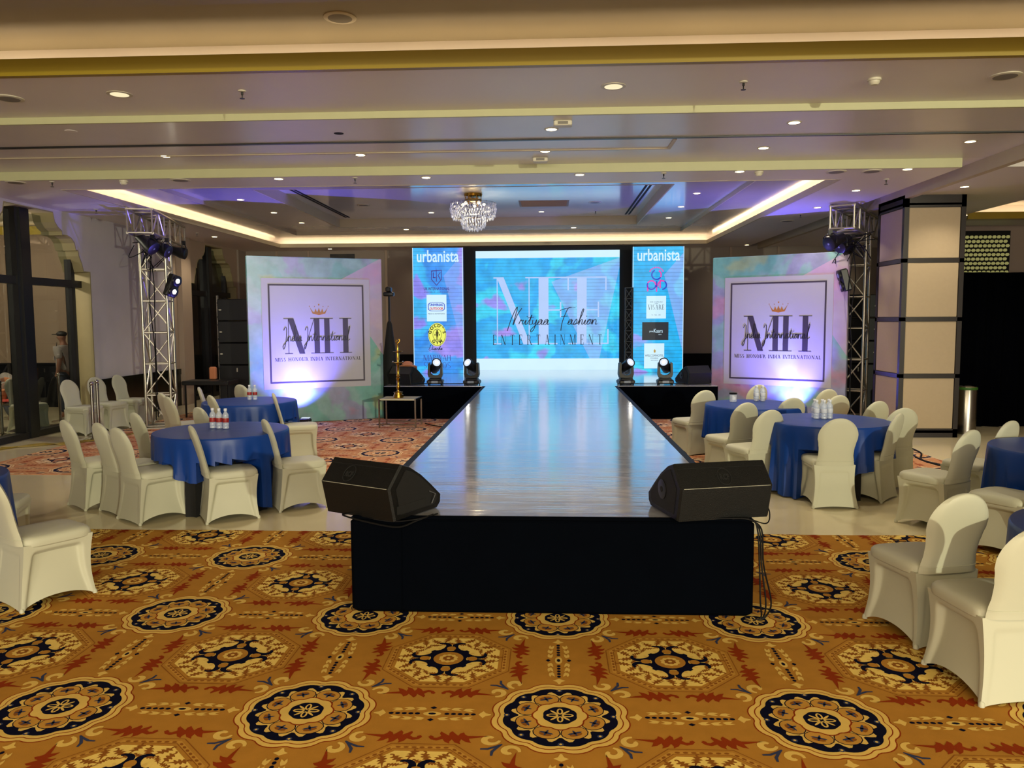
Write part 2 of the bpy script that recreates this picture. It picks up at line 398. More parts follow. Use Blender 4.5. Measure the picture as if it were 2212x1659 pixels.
# side pockets of the recess (where the strips lie): cut room beside the lip
# walls
def arch_pts(c, s):
    h = [(1.55, 0), (1.55, 2.70), (1.36, 2.70), (1.31, 2.84), (1.24, 2.96), (1.22, 3.05), (1.17, 3.05), (1.13, 3.17), (1.05, 3.24), (.95, 3.27), (.80, 3.27), (.80, 3.33), (.70, 3.38), (.62, 3.46), (.58, 3.61)]
    return [(c + a * s, z) for a, z in h[::1]] + [(c - a * s, z) for a, z in h[::-1]]
def arched_wall(name, m, y0, y1, c, s, x0, x1, hgt=HC):
    A = arch_pts(c, s)
    poly = [(y0, 0), (y0, hgt), (y1, hgt), (y1, 0)] + A
    mb = MB().prism(poly, x0, x1, lambda u, v, q: (q, u, v)); return struct(mb.build(name, [m], smooth=False))
def reveal(name, c, s, x0, x1):
    A = arch_pts(c, s); mb = MB(); k = len(A); P = []
    for (u, v) in A: P += [(x1 + .004, u, v), (x0 - .004, u, v)]
    In = []
    for (u, v) in A: In += [(x1 + .004, c + (u - c) * .985, v - (.015 if v > 0 else 0)), (x0 - .004, c + (u - c) * .985, v - (.015 if v > 0 else 0))]
    o = len(P); F = []
    for i in range(k - 1):
        a, b = 2 * i, 2 * i + 2
        F += [(a, a + 1, b + 1, b), (o + a, o + b, o + b + 1, o + a + 1), (a, b, o + b, o + a), (a + 1, o + a + 1, o + b + 1, b + 1)]
    mb.add(P + In, F); return struct(mb.build(name, 'reveal', smooth=False))
arched_wall('wall_left', 'wall_white', 8.8, 16.6, 12.0, 1.0, XL - .35, XL)
struct(bx('wall_left', 'wall_white', XL - .35, XL, YF, 8.8, 0, 4.2))
arched_wall('wall_left', 'wall_beige', 16.6, YB, 18.72, .83, XL - .35, XL)
struct(bx('trim_10', 'wall_beige', XL, XL + .12, 16.75, 17.2, 0, HC))
struct(bx('trim_11', 'wall_brown', XL, XL + .05, 20.1, YB, 0, HC))
reveal('trim_12', 12.0, 1.0, XL - .35, XL); reveal('trim_13', 18.72, .83, XL - .35, XL)
struct(bx('wall_back', 'wall_brown', -14, XR, YB, YB + .2, 0, 4.2))
mb = MB()
for x in (-7.2, -6.35, -4.3, -3.1, -2.2, 2.2, 3.4, 4.6, 5.8): mb.box(x, x + .06, YB - .03, YB, .95, HC)
struct(mb.build('trim_14', 'wall_beige', smooth=False))
struct(bx('wall_right', 'wall_beige', XR, XR + .2, YF, YB, 0, 4.2))
struct(bx('wall_front', 'wall_beige', -8.4, XR, YF - .2, YF, 0, 4.2))
struct(MB().box(XL, XL + .03, 13.62, 16.72, 0, .68).box(XL, XL + .045, 13.62, 16.72, .68, .8).build('baseboard_left', 'black_stone', smooth=False))
struct(MB().box(-3.4, XR, YB - .06, YB - .031, 0, .93).box(XL + .06, -3.4, YB - .06, YB - .031, 0, .93).build('baseboard_back', 'navy_cloth', smooth=False))
# honeycomb screen wall far right
struct(bx('wall_right', 'wall_beige', 7.4, XR, 16.0, 16.2, 0, 3.6))
mb = MB()
mb.box(7.9, 8.95, 15.93, 15.999, 2.3, 3.5)
scr = thing('lattice_screen', 'pale pierced honeycomb wall panel above the black curtain, right of the column', 'wall panel', (0, 0, 0))
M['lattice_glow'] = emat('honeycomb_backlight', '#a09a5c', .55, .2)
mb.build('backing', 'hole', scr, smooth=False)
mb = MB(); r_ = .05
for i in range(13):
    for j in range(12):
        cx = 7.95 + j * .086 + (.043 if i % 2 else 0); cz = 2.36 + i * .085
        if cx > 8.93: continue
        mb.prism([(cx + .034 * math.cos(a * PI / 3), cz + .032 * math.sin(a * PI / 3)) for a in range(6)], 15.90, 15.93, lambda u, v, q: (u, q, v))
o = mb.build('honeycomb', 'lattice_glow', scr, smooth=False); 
# windows in the arches
def window(name, c, s, hw, post):
    x = XL - .22; root = struct(thing(name, 'x', 'x')); del root['label'], root['category']
    MB().box(x - .09, x + .09, c - post, c + post, 0, 3.6).box(x + .09, x + .12, c - post * .55, c + post * .55, 0, 3.6).build('window_frame', 'frame_dark', root, smooth=False)
    MB().box(x - .06, x + .06, c - hw, c - hw + .09, 0, 3.2).box(x - .06, x + .06, c + hw - .09, c + hw, 0, 3.2).build('side_post', 'frame_dark', root, smooth=False)
    MB().box(x - .07, x + .07, c - hw - .2 * s, c + hw + .2 * s, 2.42, 2.54).build('transom', 'frame_dark', root, smooth=False)
    MB().box(x - .1, x + .1, c - hw - .2 * s, c + hw + .2 * s, 0, .1).build('window_sill', 'frame_dark', root, smooth=False)
    MB().box(x - .005, x + .005, c - hw - .1 * s, c + hw + .1 * s, .1, 3.55).build('window_pane', 'glass', root, smooth=False)
    return root
window('window_1', 12.0, 1.0, 1.34, .17); window('window_2', 18.72, .83, 1.1, .16)
struct(bx('window_3', 'frame_dark', -5.75, -5.1, YB - .02, YB, 1.2, 3.56))
# the room beyond the left windows
struct(bx('wall_left', 'wall_beige', -14.2, -14, YF, YB, 0, 4.2))
struct(bx('ceiling', 'ceiling_warm', -14, XL - .35, YF, YB, 3.75, 3.9))
struct(bx('wall_back', 'wall_beige', -14, XL - .36, 16.4, 16.6, 0, 3.75))
struct(bx('baseboard_back', 'navy_cloth', -14, XL - .36, 16.37, 16.4, 0, .95))
strip('warm light strip across the ceiling of the room beyond the window', [(-13.5, -8.6, 15.2, 15.26, 3.6, 3.64)])
struct(bx('trim_15', 'lip_yellow', -13.6, -8.5, 15.0, 15.03, 3.52, 3.68))
lamp('POINT', 'side_room_light', (-10.2, 12.6, 3.2), 260, (1, .86, .66), None, .15)

# ------------------------------------------------------------------ carpets: woven pattern cut as thin inlays in one mesh
CC = ['#ae7a30', '#dcb761', '#8a3410', '#0b0d24', '#bf8c3c', '#8a541f', '#343c5a', '#e8c76c']   # ground, cream, red, navy, gold, brown, slate, light
def rose(R0, amp, n, sharp=1., k=72, ph=0.):
    return [((R0 * (1 + amp * abs(math.sin(n * t / 2 + ph)) ** sharp)) * math.cos(t), (R0 * (1 + amp * abs(math.sin(n * t / 2 + ph)) ** sharp)) * math.sin(t)) for t in [2 * PI * (i + .5) / k for i in range(k)]]
def xf(poly, ang=0, dx=0, dy=0, s=1, my=False):
    c, q = math.cos(ang), math.sin(ang)
    return [((x * c - (-y if my else y) * q) * s + dx, (x * q + (-y if my else y) * c) * s + dy) for x, y in poly]
def ell(a, b, n=10): return [(a * math.cos(2 * PI * i / n), b * math.sin(2 * PI * i / n)) for i in range(n)]
ACANTH = [(-.12, 0), (-.07, .008), (-.04, .012), (-.045, .030), (-.052, .044), (-.028, .034), (-.010, .016), (-.006, .036), (-.012, .052), (.012, .040), (.026, .018), (.034, .036), (.032, .050), (.052, .038), (.062, .020),
          (.085, .034), (.108, .030), (.120, .014), (.112, .002), (.100, .006), (.098, .016), (.085, .014), (.070, -.002), (.078, -.020), (.074, -.034), (.056, -.020), (.040, -.008), (.040, -.028), (.030, -.042), (.016, -.024),
          (.004, -.010), (-.002, -.026), (-.016, -.036), (-.022, -.020), (-.034, -.008), (-.07, -.005)]
TULIP = [(-.02, -.006), (-.004, -.013), (.022, -.016), (.008, -.002), (.026, .004), (.006, .01), (-.01, .008)]
SCROLL = [(.045 * (1 - .62 * t) * math.cos(4.6 * t * 1.15), .045 * (1 - .62 * t) * math.sin(4.6 * t * 1.15)) for t in [i / 14 for i in range(15)]]
def ribbon(pts, w0, w1):
    n = len(pts); A = []; B = []
    for i, (x, y) in enumerate(pts):
        x0, y0 = pts[max(i - 1, 0)]; x1, y1 = pts[min(i + 1, n - 1)]; d = math.hypot(x1 - x0, y1 - y0) or 1; w = w0 + (w1 - w0) * math.sin(PI * min(1, (i + .3) / n))
        nx, ny = -(y1 - y0) / d, (x1 - x0) / d; A.append((x + nx * w, y + ny * w)); B.append((x - nx * w, y - ny * w))
    return A + B[::-1]
LEAF = [(-.03, 0), (-.012, .008), (-.012, .02), (.004, .01), (.018, .02), (.018, .006), (.036, 0), (.018, -.006), (.016, -.02), (.002, -.01), (-.014, -.018), (-.012, -.007)]
def cell(detail):
    P = []
    def a(l, c, poly): P.append((l, c, poly))
    K = 96 if detail else 48
    # round medallion
    a(1, 2, rose(.252, .09, 12, .7, K)); a(2, 1, rose(.247, .09, 12, .7, K)); a(3, 2, rose(.230, .08, 12, .7, K)); a(4, 1, rose(.226, .08, 12, .7, K))
    a(5, 3, rose(.211, .07, 12, .8, K)); a(6, 1, rose(.158, .24, 16, 1.6, K))
    for i in range(8):
        t = PI / 8 + i * PI / 4; c, s = math.cos(t), math.sin(t)
        if detail: a(7, 3, xf(ell(.046, .054, 14), t, .137 * c, .137 * s))
        a(8, 4, xf(ell(.042, .05, 14), t, .137 * c, .137 * s))
        if detail:
            a(9, 5, xf(ell(.012, .026), t, .15 * c, .15 * s)); a(10, 6, xf(ell(.006, .03, 8), t, .14 * c, .14 * s)); a(10, 6, xf(ell(.022, .005, 8), t, .14 * c, .14 * s))
            a(6, 6, xf(ell(.012, .012, 8), t - PI / 8, .207 * math.cos(t - PI / 8), .207 * math.sin(t - PI / 8)))
            a(7, 1, xf(ell(.006, .006, 6), t - PI / 8, .207 * math.cos(t - PI / 8), .207 * math.sin(t - PI / 8)))
    a(9, 2, rose(.098, .14, 8, .8, 64, PI / 2)); a(10, 1, rose(.092, .14, 8, .8, 64, PI / 2)); a(11, 3, rose(.064, .06, 8, 1, 48)); 
    for i in range(4):
        t = i * PI / 2; a(12, 1, xf(ell(.024, .013), t, .03 * math.cos(t), .03 * math.sin(t)))
        if detail: a(13, 3, xf(ell(.016, .006), t, .03 * math.cos(t), .03 * math.sin(t))); a(12, 1, xf(ell(.022, .005), t + PI / 4, .032 * math.cos(t + PI / 4), .032 * math.sin(t + PI / 4)))
    # octagon
    o8 = lambda r: [(.5 + r * math.cos(PI / 8 + i * PI / 4), .5 + r * math.sin(PI / 8 + i * PI / 4)) for i in range(8)]
    a(1, 5, o8(.305)); a(2, 0, o8(.300)); a(3, 4, o8(.287)); a(4, 5, o8(.268)); a(5, 0, o8(.264)); a(6, 7, o8(.248))
    if detail:
        for i in range(8):
            t0 = i * PI / 4
            for j in range(-3, 4):
                cx = .5 + .256 * math.cos(t0) - j * .029 * math.sin(t0); cy = .5 + .256 * math.sin(t0) + j * .029 * math.cos(t0)
                a(4, 5, xf(ell(.006, .010, 8), t0, cx, cy))
    n = 24 if detail else 12
    for i in range(n):
        t = 2 * PI * (i + .5) / n; r = .187 if i % 2 else .205
        a(7 + .3 * (i % 2), 5, xf(ACANTH if detail else LEAF, t + (.5 if i % 2 else -.5), .5 + r * math.cos(t), .5 + r * math.sin(t), .40 if detail else 1.5, bool(i % 2)))
        if detail: a(7.6, 5, xf(ACANTH, t + (1.2 if i % 2 else -1.2), .5 + .158 * math.cos(t + .1), .5 + .158 * math.sin(t + .1), .26, bool(i % 2)))
    for i in range(8):
        sg = 1 if i % 2 else -1; t = PI / 4 + (i // 2) * PI / 2 + sg * .30
        cres = ribbon([(.052 * math.cos(q) * (1 - q * .06), .036 * math.sin(q) * (1 - q * .06)) for q in [k * .36 - .9 for k in range(13)]], .004, .015)
        a(8 + .3 * (i % 2), 3, xf(cres, t + sg * 1.0, .5 + .128 * math.cos(t + sg * .06), .5 + .128 * math.sin(t + sg * .06), 1., sg < 0))
        if detail: a(9, 1, xf(ell(.012, .007, 8), t, .5 + .116 * math.cos(t), .5 + .116 * math.sin(t)))
    a(9, 3, [(x + .5, y + .5) for x, y in rose(.078, .3, 4, 1, 48)])
    for i in range(4): t = i * PI / 2; a(10, 0, xf(ell(.024, .022), t, .5 + .108 * math.cos(t), .5 + .108 * math.sin(t)))
    a(11, 0, [(x + .5, y + .5) for x, y in ell(.068, .068, 24)])
    if detail:
        a(12, 1, [(x + .5, y + .5) for x, y in rose(.036, .25, 10, 1, 40)]); a(13, 5, [(x + .5, y + .5) for x, y in rose(.02, .4, 8, 1, 32)]); a(14, 1, [(x + .5, y + .5) for x, y in ell(.009, .009)])
    # bars of dots between medallions, both ways
    for v in (0, 1):
        rot = v * PI / 2; cx, cy = (.5, 0) if not v else (0, .5)
        def q(l, c, poly, u, w, ang=0, s=1, my=False):
            p = xf(poly, ang, u, w, s, my); a(l, c, xf(p, rot, cx, cy))
        for sg in (-1, 1):
            for j in range(5): q(3, 3, ell(.0105, .0085, 8), sg * (.058 + j * .026), 0)
            q(3, 1, [(-.02, 0), (0, .03), (.012, .012), (.035, .004), (.035, -.004), (.012, -.012), (0, -.03)], sg * .2, 0, 0 if sg > 0 else PI, .9)
            for k in (-1, 1):
                for j in range(3): q(3, 1, TULIP, sg * (.045 + j * .047), k * (.034 + (.006 if j < 2 else 0)), 0 if sg > 0 else PI, 1.02, (k * sg) < 0)
                # acanthus sprays
                q(3, 2, [(x_, y_ + .012 * math.sin((x_ + .12) * 13)) for x_, y_ in ACANTH], sg * .125, k * .158, PI if sg > 0 else 0, .95, (k * sg) > 0)
        q(3, 1, ell(.036, .017, 12), 0, 0); q(4, 3, ell(.016, .008, 8), 0, 0)
        for k in (-1, 1): q(3, 3, [(-.014, 0), (0, .011), (.014, 0), (0, -.011)], 0, k * .047)
    # paired scrolls with a blue flick on the diagonals
    for i in range(4):
        t = PI / 4 + i * PI / 2
        for k in (-1, 1):
            p = xf(ribbon(SCROLL, .006, .016), 2.2, .0, .0, 1, k < 0)
            a(3 + .3 * (k > 0), 1, xf(p, t, .315 * math.cos(t + k * .17), .315 * math.sin(t + k * .17), .78))
        f = ribbon([(-.045, 0), (-.015, .004), (.015, .012), (.035, .03)], .002, .006)
        a(4, 6, xf(f, t, .345 * math.cos(t), .345 * math.sin(t))); a(4.4, 6, xf(f, t, .345 * math.cos(t), .345 * math.sin(t), 1, True))
    return P
def clip(poly, x0, x1, y0, y1):
    for ax, lim, sg in ((0, x0, 1), (0, x1, -1), (1, y0, 1), (1, y1, -1)):
        out = []
        for i in range(len(poly)):
            p, q = poly[i - 1], poly[i]; a, b = (p[ax] - lim) * sg, (q[ax] - lim) * sg
            if (a >= 0) != (b >= 0): t = a / (a - b); out.append((p[0] + (q[0] - p[0]) * t, p[1] + (q[1] - p[1]) * t))
            if b >= 0: out.append(q)
        poly = out
        if len(poly) < 3: return None
    return poly
def carpet(label, x0, x1, y0, y1, px, py, S, vis, detail, cols, prefix):
    mats = [mat(prefix + '_wool_%d' % i, c, .95, var=.16, vs_=9, bump=.2, bs=420, spec=.05) for i, c in enumerate(cols)]
    mb = MB(); mb.box(x0, x1, y0, y1, .0002, .004)
    T = cell(detail)
    i0, i1 = math.floor((x0 - px) / S) - 1, math.ceil((x1 - px) / S) + 1; j0, j1 = math.floor((y0 - py) / S) - 1, math.ceil((y1 - py) / S) + 1
    for i in range(i0, i1):
        for j in range(j0, j1):
            if not vis(px + (i + .5) * S, py + (j + .5) * S): continue
            for l, c, poly in T:
                w = [(px + (i + u) * S, py + (j + v) * S) for u, v in poly]
                xs = [p[0] for p in w]; ys = [p[1] for p in w]
                if min(xs) < x0 or max(xs) > x1 or min(ys) < y0 or max(ys) > y1:
                    w = clip(w, x0, x1, y0, y1)
                    if not w: continue
                z = .004 + l * .00035; o = len(mb.v)
                mb.v += [(a, b, z) for a, b in w]; mb.f.append(tuple(range(o, o + len(w)))); mb.m.append(c)
    o = mb.build('carpet', mats, smooth=False, fix=False)
    return tag(o, label, 'carpet')
carpet('golden patterned carpet nearest the camera, in front of the cream tile strip', XL + .02, 9, -8, 6.63, .045, 3.50, 1.187,
       lambda x, y: y > 1.6 and abs(x) < 1.6 + y * .85, True, CC, 'front')
C2 = ['#c48c66', '#dcb98e', '#a25a3e', '#1b1b38', '#cf9c72', '#a67656', '#3b4258', '#e2c29a']
carpet('rosy patterned carpet under the round tables and beside the runway', -7.2, 5.0, 9.05, 20.4, .045, 9.43, 1.187,
       lambda x, y: not (-1.7 < x < 1.7 and y < 14) and y < 16.5 and not (-3.5 < x < 3.4 and y > 15.2), False, C2, 'back')

# ------------------------------------------------------------------ stage
M['vinyl'] = mat('silver_white_vinyl', '#cdd0de', .13, metal=.38, var=.03, vs_=2, coat=.7, spec=.9, bump=.24, bs=4, stretch=(.5, 5, 1))
RX0, RX1, RY0, RY1, SH = -1.24, 1.24, 4.74, 14.35, .61
PX0, PX1, PY1 = -3.07, 3.04, 19.4
st = thing('catwalk_stage', 'long black-skirted runway stage with glossy silver-white top leading to the screens', 'stage', (0, 0, 0))
MB().bbox(RX0, RX1, RY0, RY1 + .05, 0.0092, SH - .006, .02).build('runway_skirt', 'stage_skirt', st, smooth=False)
MB().box(PX0, PX1, RY1, PY1, 0.0092, SH - .006).build('platform_skirt', 'stage_skirt', st, smooth=False)
mb = MB(); t = .075
mb.box(RX0 + .005, RX0 + t, RY0 + .02, RY1, SH - .007, SH + .002).box(RX1 - t, RX1 - .005, RY0 + .02, RY1, SH - .007, SH + .002)
mb.build('felt_edge', 'stage_edge', st, smooth=False)
def vinyl_z(x, y): return SH + .002 + .0016 * noise.noise(Vector((x * .8, y * 5, 0))) + .001 * noise.noise(Vector((x * 3, y * 11, 4)))
mb = MB(); nx, ny = 26, 150; P = []
for j in range(ny + 1):
    y = RY0 + .015 + (RY1 - RY0 - .015) * j / ny
    for i in range(nx + 1):
        x = RX0 + t - .01 + (RX1 - RX0 - 2 * t + .02) * i / nx; P.append((x, y, vinyl_z(x, y) + .002))
mb.add(P, [(j * (nx + 1) + i, j * (nx + 1) + i + 1, (j + 1) * (nx + 1) + i + 1, (j + 1) * (nx + 1) + i) for j in range(ny) for i in range(nx)])
mb.box(PX0 + .01, PX1 - .01, RY1 + .001, PY1, SH - .006, SH + .003)
mb.build('vinyl_top', 'vinyl', st)
MB().tube([(RX0 + .02, RY0 + .012, SH), (-.4, RY0 + .008, SH + .002), (.5, RY0 + .01, SH - .001), (RX1 - .02, RY0 + .012, SH)], .014, 8).build('front_hem', 'stage_skirt', st)
MB().tube([(-.92, RY0 - .004, .004), (-.915, RY0 - .004, SH - .03)], .003, 6).build('skirt_seam', 'stage_skirt', st)

# ------------------------------------------------------------------ lettering: stroke-built alphabets
def E_(cx, cy, rx, ry, tk, tn, a0, a1, n=22):
    """tapering elliptical band; thick at the sides, thin at top and bottom"""
    o = []; i_ = []
    for k in range(n + 1):
        t = R(a0 + (a1 - a0) * k / n); w = tn + (tk - tn) * abs(math.cos(t)) ** 1.4
        o.append((cx + rx * math.cos(t), cy + ry * math.sin(t))); i_.append((cx + (rx - w) * math.cos(t), cy + (ry - tn) * math.sin(t)))
    return [o[k:k + 2] + i_[k:k + 2][::-1] for k in range(n)]
def glyph(ch, K, T, S):
    """K thick, T thin stroke, S serif overhang; unit height; returns polygons, advance"""
    def rc(x0, y0, x1, y1): return [(x0, y0), (x1, y0), (x1, y1), (x0, y1)]
    def st_(x, w=None, top=1, bot=1):
        w = K if w is None else w; o = [rc(x, 0, x + w, 1)]
        if bot: o += [rc(x - S, 0, x + w + S, T)]
        if top: o += [rc(x - S, 1 - T, x + w + S, 1)]
        return o
    def dg(x0, y0, x1, y1, w): return [[(x0, y0), (x0 + w, y0), (x1 + w, y1), (x1, y1)]]
    if ch == 'I': return st_(S), K + 2 * S
    if ch == 'H': return st_(S) + st_(S + K + .38) + [rc(S + K, .48, S + K + .38, .48 + T)], 2 * K + .38 + 2 * S
    if ch == 'M': return st_(S + .02, T, 0) + dg(S + K * .1, 1, .42, 0, K * 1.05) + dg(S + .02 + .72, 1, .42 + K * .6, 0, T) + st_(S + .74) + [rc(0, 1 - T, S + K, 1)], .74 + K + 2 * S
    if ch == 'N': return st_(S, T) + dg(S, 1, .56, 0, K) + st_(.56 + K * .75, T, 1, 0), .56 + K + S + .02
    if ch in 'EF':
        o = st_(S) + [rc(S + K, 1 - T, .52, 1), rc(.52 - T, .8, .52, 1), rc(S + K, .5, .42, .5 + T), rc(.42 - T, .4, .42, .63)]
        if ch == 'E': o += [rc(S + K, 0, .55, T), rc(.55 - T, 0, .55, .22)]
        return o, .58
    if ch == 'L': return st_(S) + [rc(S + K, 0, .52, T), rc(.52 - T, 0, .52, .24)], .55
    if ch == 'T': return st_(.3 - K / 2, None, 0) + [rc(0, 1 - T, .6, 1), rc(0, .8, T, 1), rc(.6 - T, .8, .6, 1)], .62
    if ch == 'A': return dg(.08, 0, .33, 1, T) + dg(.56, 0, .33 - .02, 1, K) + [rc(.17, .32, .5, .32 + T), rc(0, 0, .2, T), rc(.5, 0, .8, T)], .78
    if ch == 'V': return dg(.04, 1, .3, 0, K) + dg(.62, 1, .33 + K * .5, 0, T) + [rc(0, 1 - T, .28, 1), rc(.52, 1 - T, .74, 1)], .74
    if ch == 'W': return dg(.04, 1, .24, 0, K) + dg(.44, 1, .27 + K * .4, 0, T) + dg(.42, 1, .62, 0, K) + dg(.9, 1, .65 + K * .4, 0, T) + [rc(0, 1 - T, .24, 1), rc(.36, 1 - T, .58, 1), rc(.82, 1 - T, 1.0, 1)], 1.0
    if ch == 'O': return E_(.38, .5, .36, .51, K, T, 0, 360, 30), .78
    if ch == 'C': return E_(.38, .5, .36, .51, K, T, 45, 315, 24) + [rc(.63, .72, .63 + T, .95)], .7
    if ch == 'G': return E_(.38, .5, .36, .51, K, T, 45, 300, 24) + [rc(.56, .02, .56 + K, .42), rc(.46, .42, .74, .42 + T), rc(.63, .72, .63 + T, .95)], .78
    if ch == 'D': return st_(S) + E_(S + K, .5, .5, .5, K, T, -90, 90, 18), .72
    if ch == 'R': return st_(S) + E_(S + K * .8, .74, .38, .26, K, T, -90, 90, 14) + dg(.62, 0, .3, .5, K) + [rc(.55, 0, .82, T)], .74
    if ch == 'P': return st_(S) + E_(S + K * .8, .74, .4, .26, K, T, -90, 90, 14), .62
    if ch == 'U': return st_(S, None, 1, 0)[0:2] + E_(.36, .33, .36 - S, .33, K, T, 180, 360, 16) + [rc(.72 - S - T, .3, .72 - S, 1), rc(.6, 1 - T, .78, 1), rc(S, .3, S + K, 1)], .78
    if ch == 'S': return E_(.28, .74, .23, .27, K * .9, T, 40, 270, 16) + E_(.28, .25, .25, .26, K * .9, T, -140, 90, 16), .58
    if ch == 'K': return st_(S) + dg(.2, .42, .58, 1, T) + dg(.55, 0, .28, .55, K), .74
    if ch == 'Y': return st_(.32 - K / 2, None, 0) + dg(.02, 1, .3 - K / 2, .4, K) + dg(.6, 1, .34, .4, T), .66
    if ch == '.': return [rc(0, 0, .1, .1)], .2
    return [], .4
def letters(mb, text, x, z, h, f, w=None, K=.16, T=.035, S=.06, gap=.1, d=(0, .003), wide=1.):
    """lays the text from x; when w is given the spacing stretches to fill it"""
    G = [glyph(c, K, T, S) for c in text]; tot = sum(g[1] for g in G) * h * wide
    gp = gap * h if w is None else (w - tot) / max(1, len(G) - 1)
    for pol, adv in G:
        for p in pol: mb.prism([(x + u * h * wide, z + v * h) for u, v in p], d[0], d[1], f)
        x += adv * h * wide + gp
    return mb
def band(pts, w, n=5):
    s = spline([(a, b, 0) for a, b in pts], n); out = []
    L_ = []; R_ = []
    for i, p in enumerate(s):
        q = (s[min(i + 1, len(s) - 1)] - s[max(i - 1, 0)]); q.normalize(); ww = w * (.55 + .45 * abs(q.y))
        L_.append((p.x - q.y * ww, p.y + q.x * ww)); R_.append((p.x + q.y * ww, p.y - q.x * ww))
    return [[L_[i], L_[i + 1], R_[i + 1], R_[i]] for i in range(len(s) - 1)]
CUR = {  # pen scripts; x-height .34
    'n': ([(0, .05), (.06, .32), (.07, .02), (.12, .24), (.22, .33), (.28, .2), (.29, .03), (.38, .06)], .38),
    'i': ([(0, .06), (.08, .3), (.09, .04), (.18, .06)], .18), 'a': ([(0, .06), (.2, .32), (.06, .28), (.03, .06), (.16, .04), (.24, .3), (.25, .04), (.34, .07)], .34),
    'd': ([(0, .06), (.22, .3), (.06, .28), (.04, .04), (.2, .06), (.3, .5), (.3, .92), (.2, .95), (.16, .6), (.24, .08), (.38, .06)], .38),
    't': ([(0, .06), (.1, .35), (.15, .62), (.12, .1), (.2, .02), (.28, .07)], .28), 'e': ([(0, .08), (.14, .2), (.16, .32), (.06, .26), (.06, .06), (.18, .03), (.27, .1)], .27),
    'r': ([(0, .06), (.06, .32), (.1, .25), (.2, .3), (.18, .08), (.28, .06)], .28), 'o': ([(0, .08), (.16, .32), (.05, .26), (.04, .06), (.16, .05), (.22, .24), (.16, .32), (.28, .28)], .28),
    'l': ([(0, .06), (.16, .55), (.22, .92), (.14, .9), (.12, .1), (.22, .04), (.32, .12)], .32), 's': ([(0, .05), (.14, .34), (.2, .15), (.1, .0), (.02, .04), (.26, .08)], .26),
    'h': ([(0, .06), (.14, .55), (.18, .9), (.1, .85), (.08, .02), (.14, .26), (.24, .3), (.27, .04), (.36, .07)], .36), 'y': ([(0, .3), (.04, .08), (.16, .08), (.22, .32), (.2, -.2), (.08, -.42), (.04, -.25), (.3, .06)], .3),
    'I': ([(-.08, .72), (.02, .92), (.14, .86), (.18, .4), (.15, -.2), (.04, -.5), (-.05, -.4), (.02, -.2), (.28, .05)], .28),
    'N': ([(.0, -.35), (.06, .4), (.2, 1.05), (.25, .9), (.24, .0), (.34, .6), (.5, 1.0)], .56), 'F': ([(.2, -.35), (.16, .2), (.3, .95), (.5, 1.05)], .5),
    'w': ([(0, .3), (.06, .05), (.14, .26), (.2, .05), (.3, .3)], .32), 'k': ([(0, .06), (.16, .8), (.08, .0), (.12, .2), (.24, .32), (.14, .18), (.28, .04)], .3), 'D': ([(.1, .9), (.04, .05), (.4, .1), (.48, .6), (.2, .95), (-.05, .8)], .52)}
def script(mb, text, x, z, h, f, wd, d=(0, .003), wide=1., slant=.12):
    for c in text:
        if c == ' ': x += .28 * h * wide; continue
        pts, adv = CUR[c]
        for p in band([((u + slant * v) * wide * h, v * h) for u, v in pts], wd): mb.prism([(x + a, z + b) for a, b in p], d[0], d[1], f)
        if c in 'it': 
            e = [(.06, .5), (.12, .52)] if c == 'i' else [(-.05, .42), (.3, .46)]
            for p in band([((u + slant * v) * wide * h, v * h) for u, v in e], wd): mb.prism([(x + a, z + b) for a, b in p], d[0], d[1], f)
        if c == 'F':
            for p in band([((u + slant * v) * wide * h, v * h) for u, v in [(-.15, .85), (.2, .98), (.75, 1.02)]], wd) + band([((u + slant * v) * wide * h, v * h) for u, v in [(0, .5), (.4, .52)]], wd): mb.prism([(x + a, z + b) for a, b in p], d[0], d[1], f)
        x += adv * h * wide
    return mb
def sans(name, text, size, m, parent, x, z, y=-.004, width=None, bold=0., align='CENTER', shear=0., spacing=1.):
    cu = bpy.data.curves.new(name, 'FONT'); cu.body = text; cu.size = size; cu.align_x = align; cu.extrude = .0015; cu.offset = bold; cu.shear = shear; cu.space_character = spacing; cu.resolution_u = 3
    tmp = bpy.data.objects.new(name, cu); sc.collection.objects.link(tmp)
    me = bpy.data.meshes.new_from_object(tmp.evaluated_get(bpy.context.evaluated_depsgraph_get()))
    bpy.data.objects.remove(tmp)
    if width:
        xs = [v.co.x for v in me.vertices]; k = width / (max(xs) - min(xs))
        for v in me.vertices: v.co.x *= k
    for v in me.vertices: v.co = Vector((v.co.x, -v.co.z, v.co.y))
    me.materials.clear(); me.materials.append(M[m]); o = bpy.data.objects.new(name, me); sc.collection.objects.link(o); o.parent = parent; o.location = (x, y, z); return o
FR = lambda u, v, q: (u, -q, v)          # artwork stands proud of the face towards the viewer (-y)

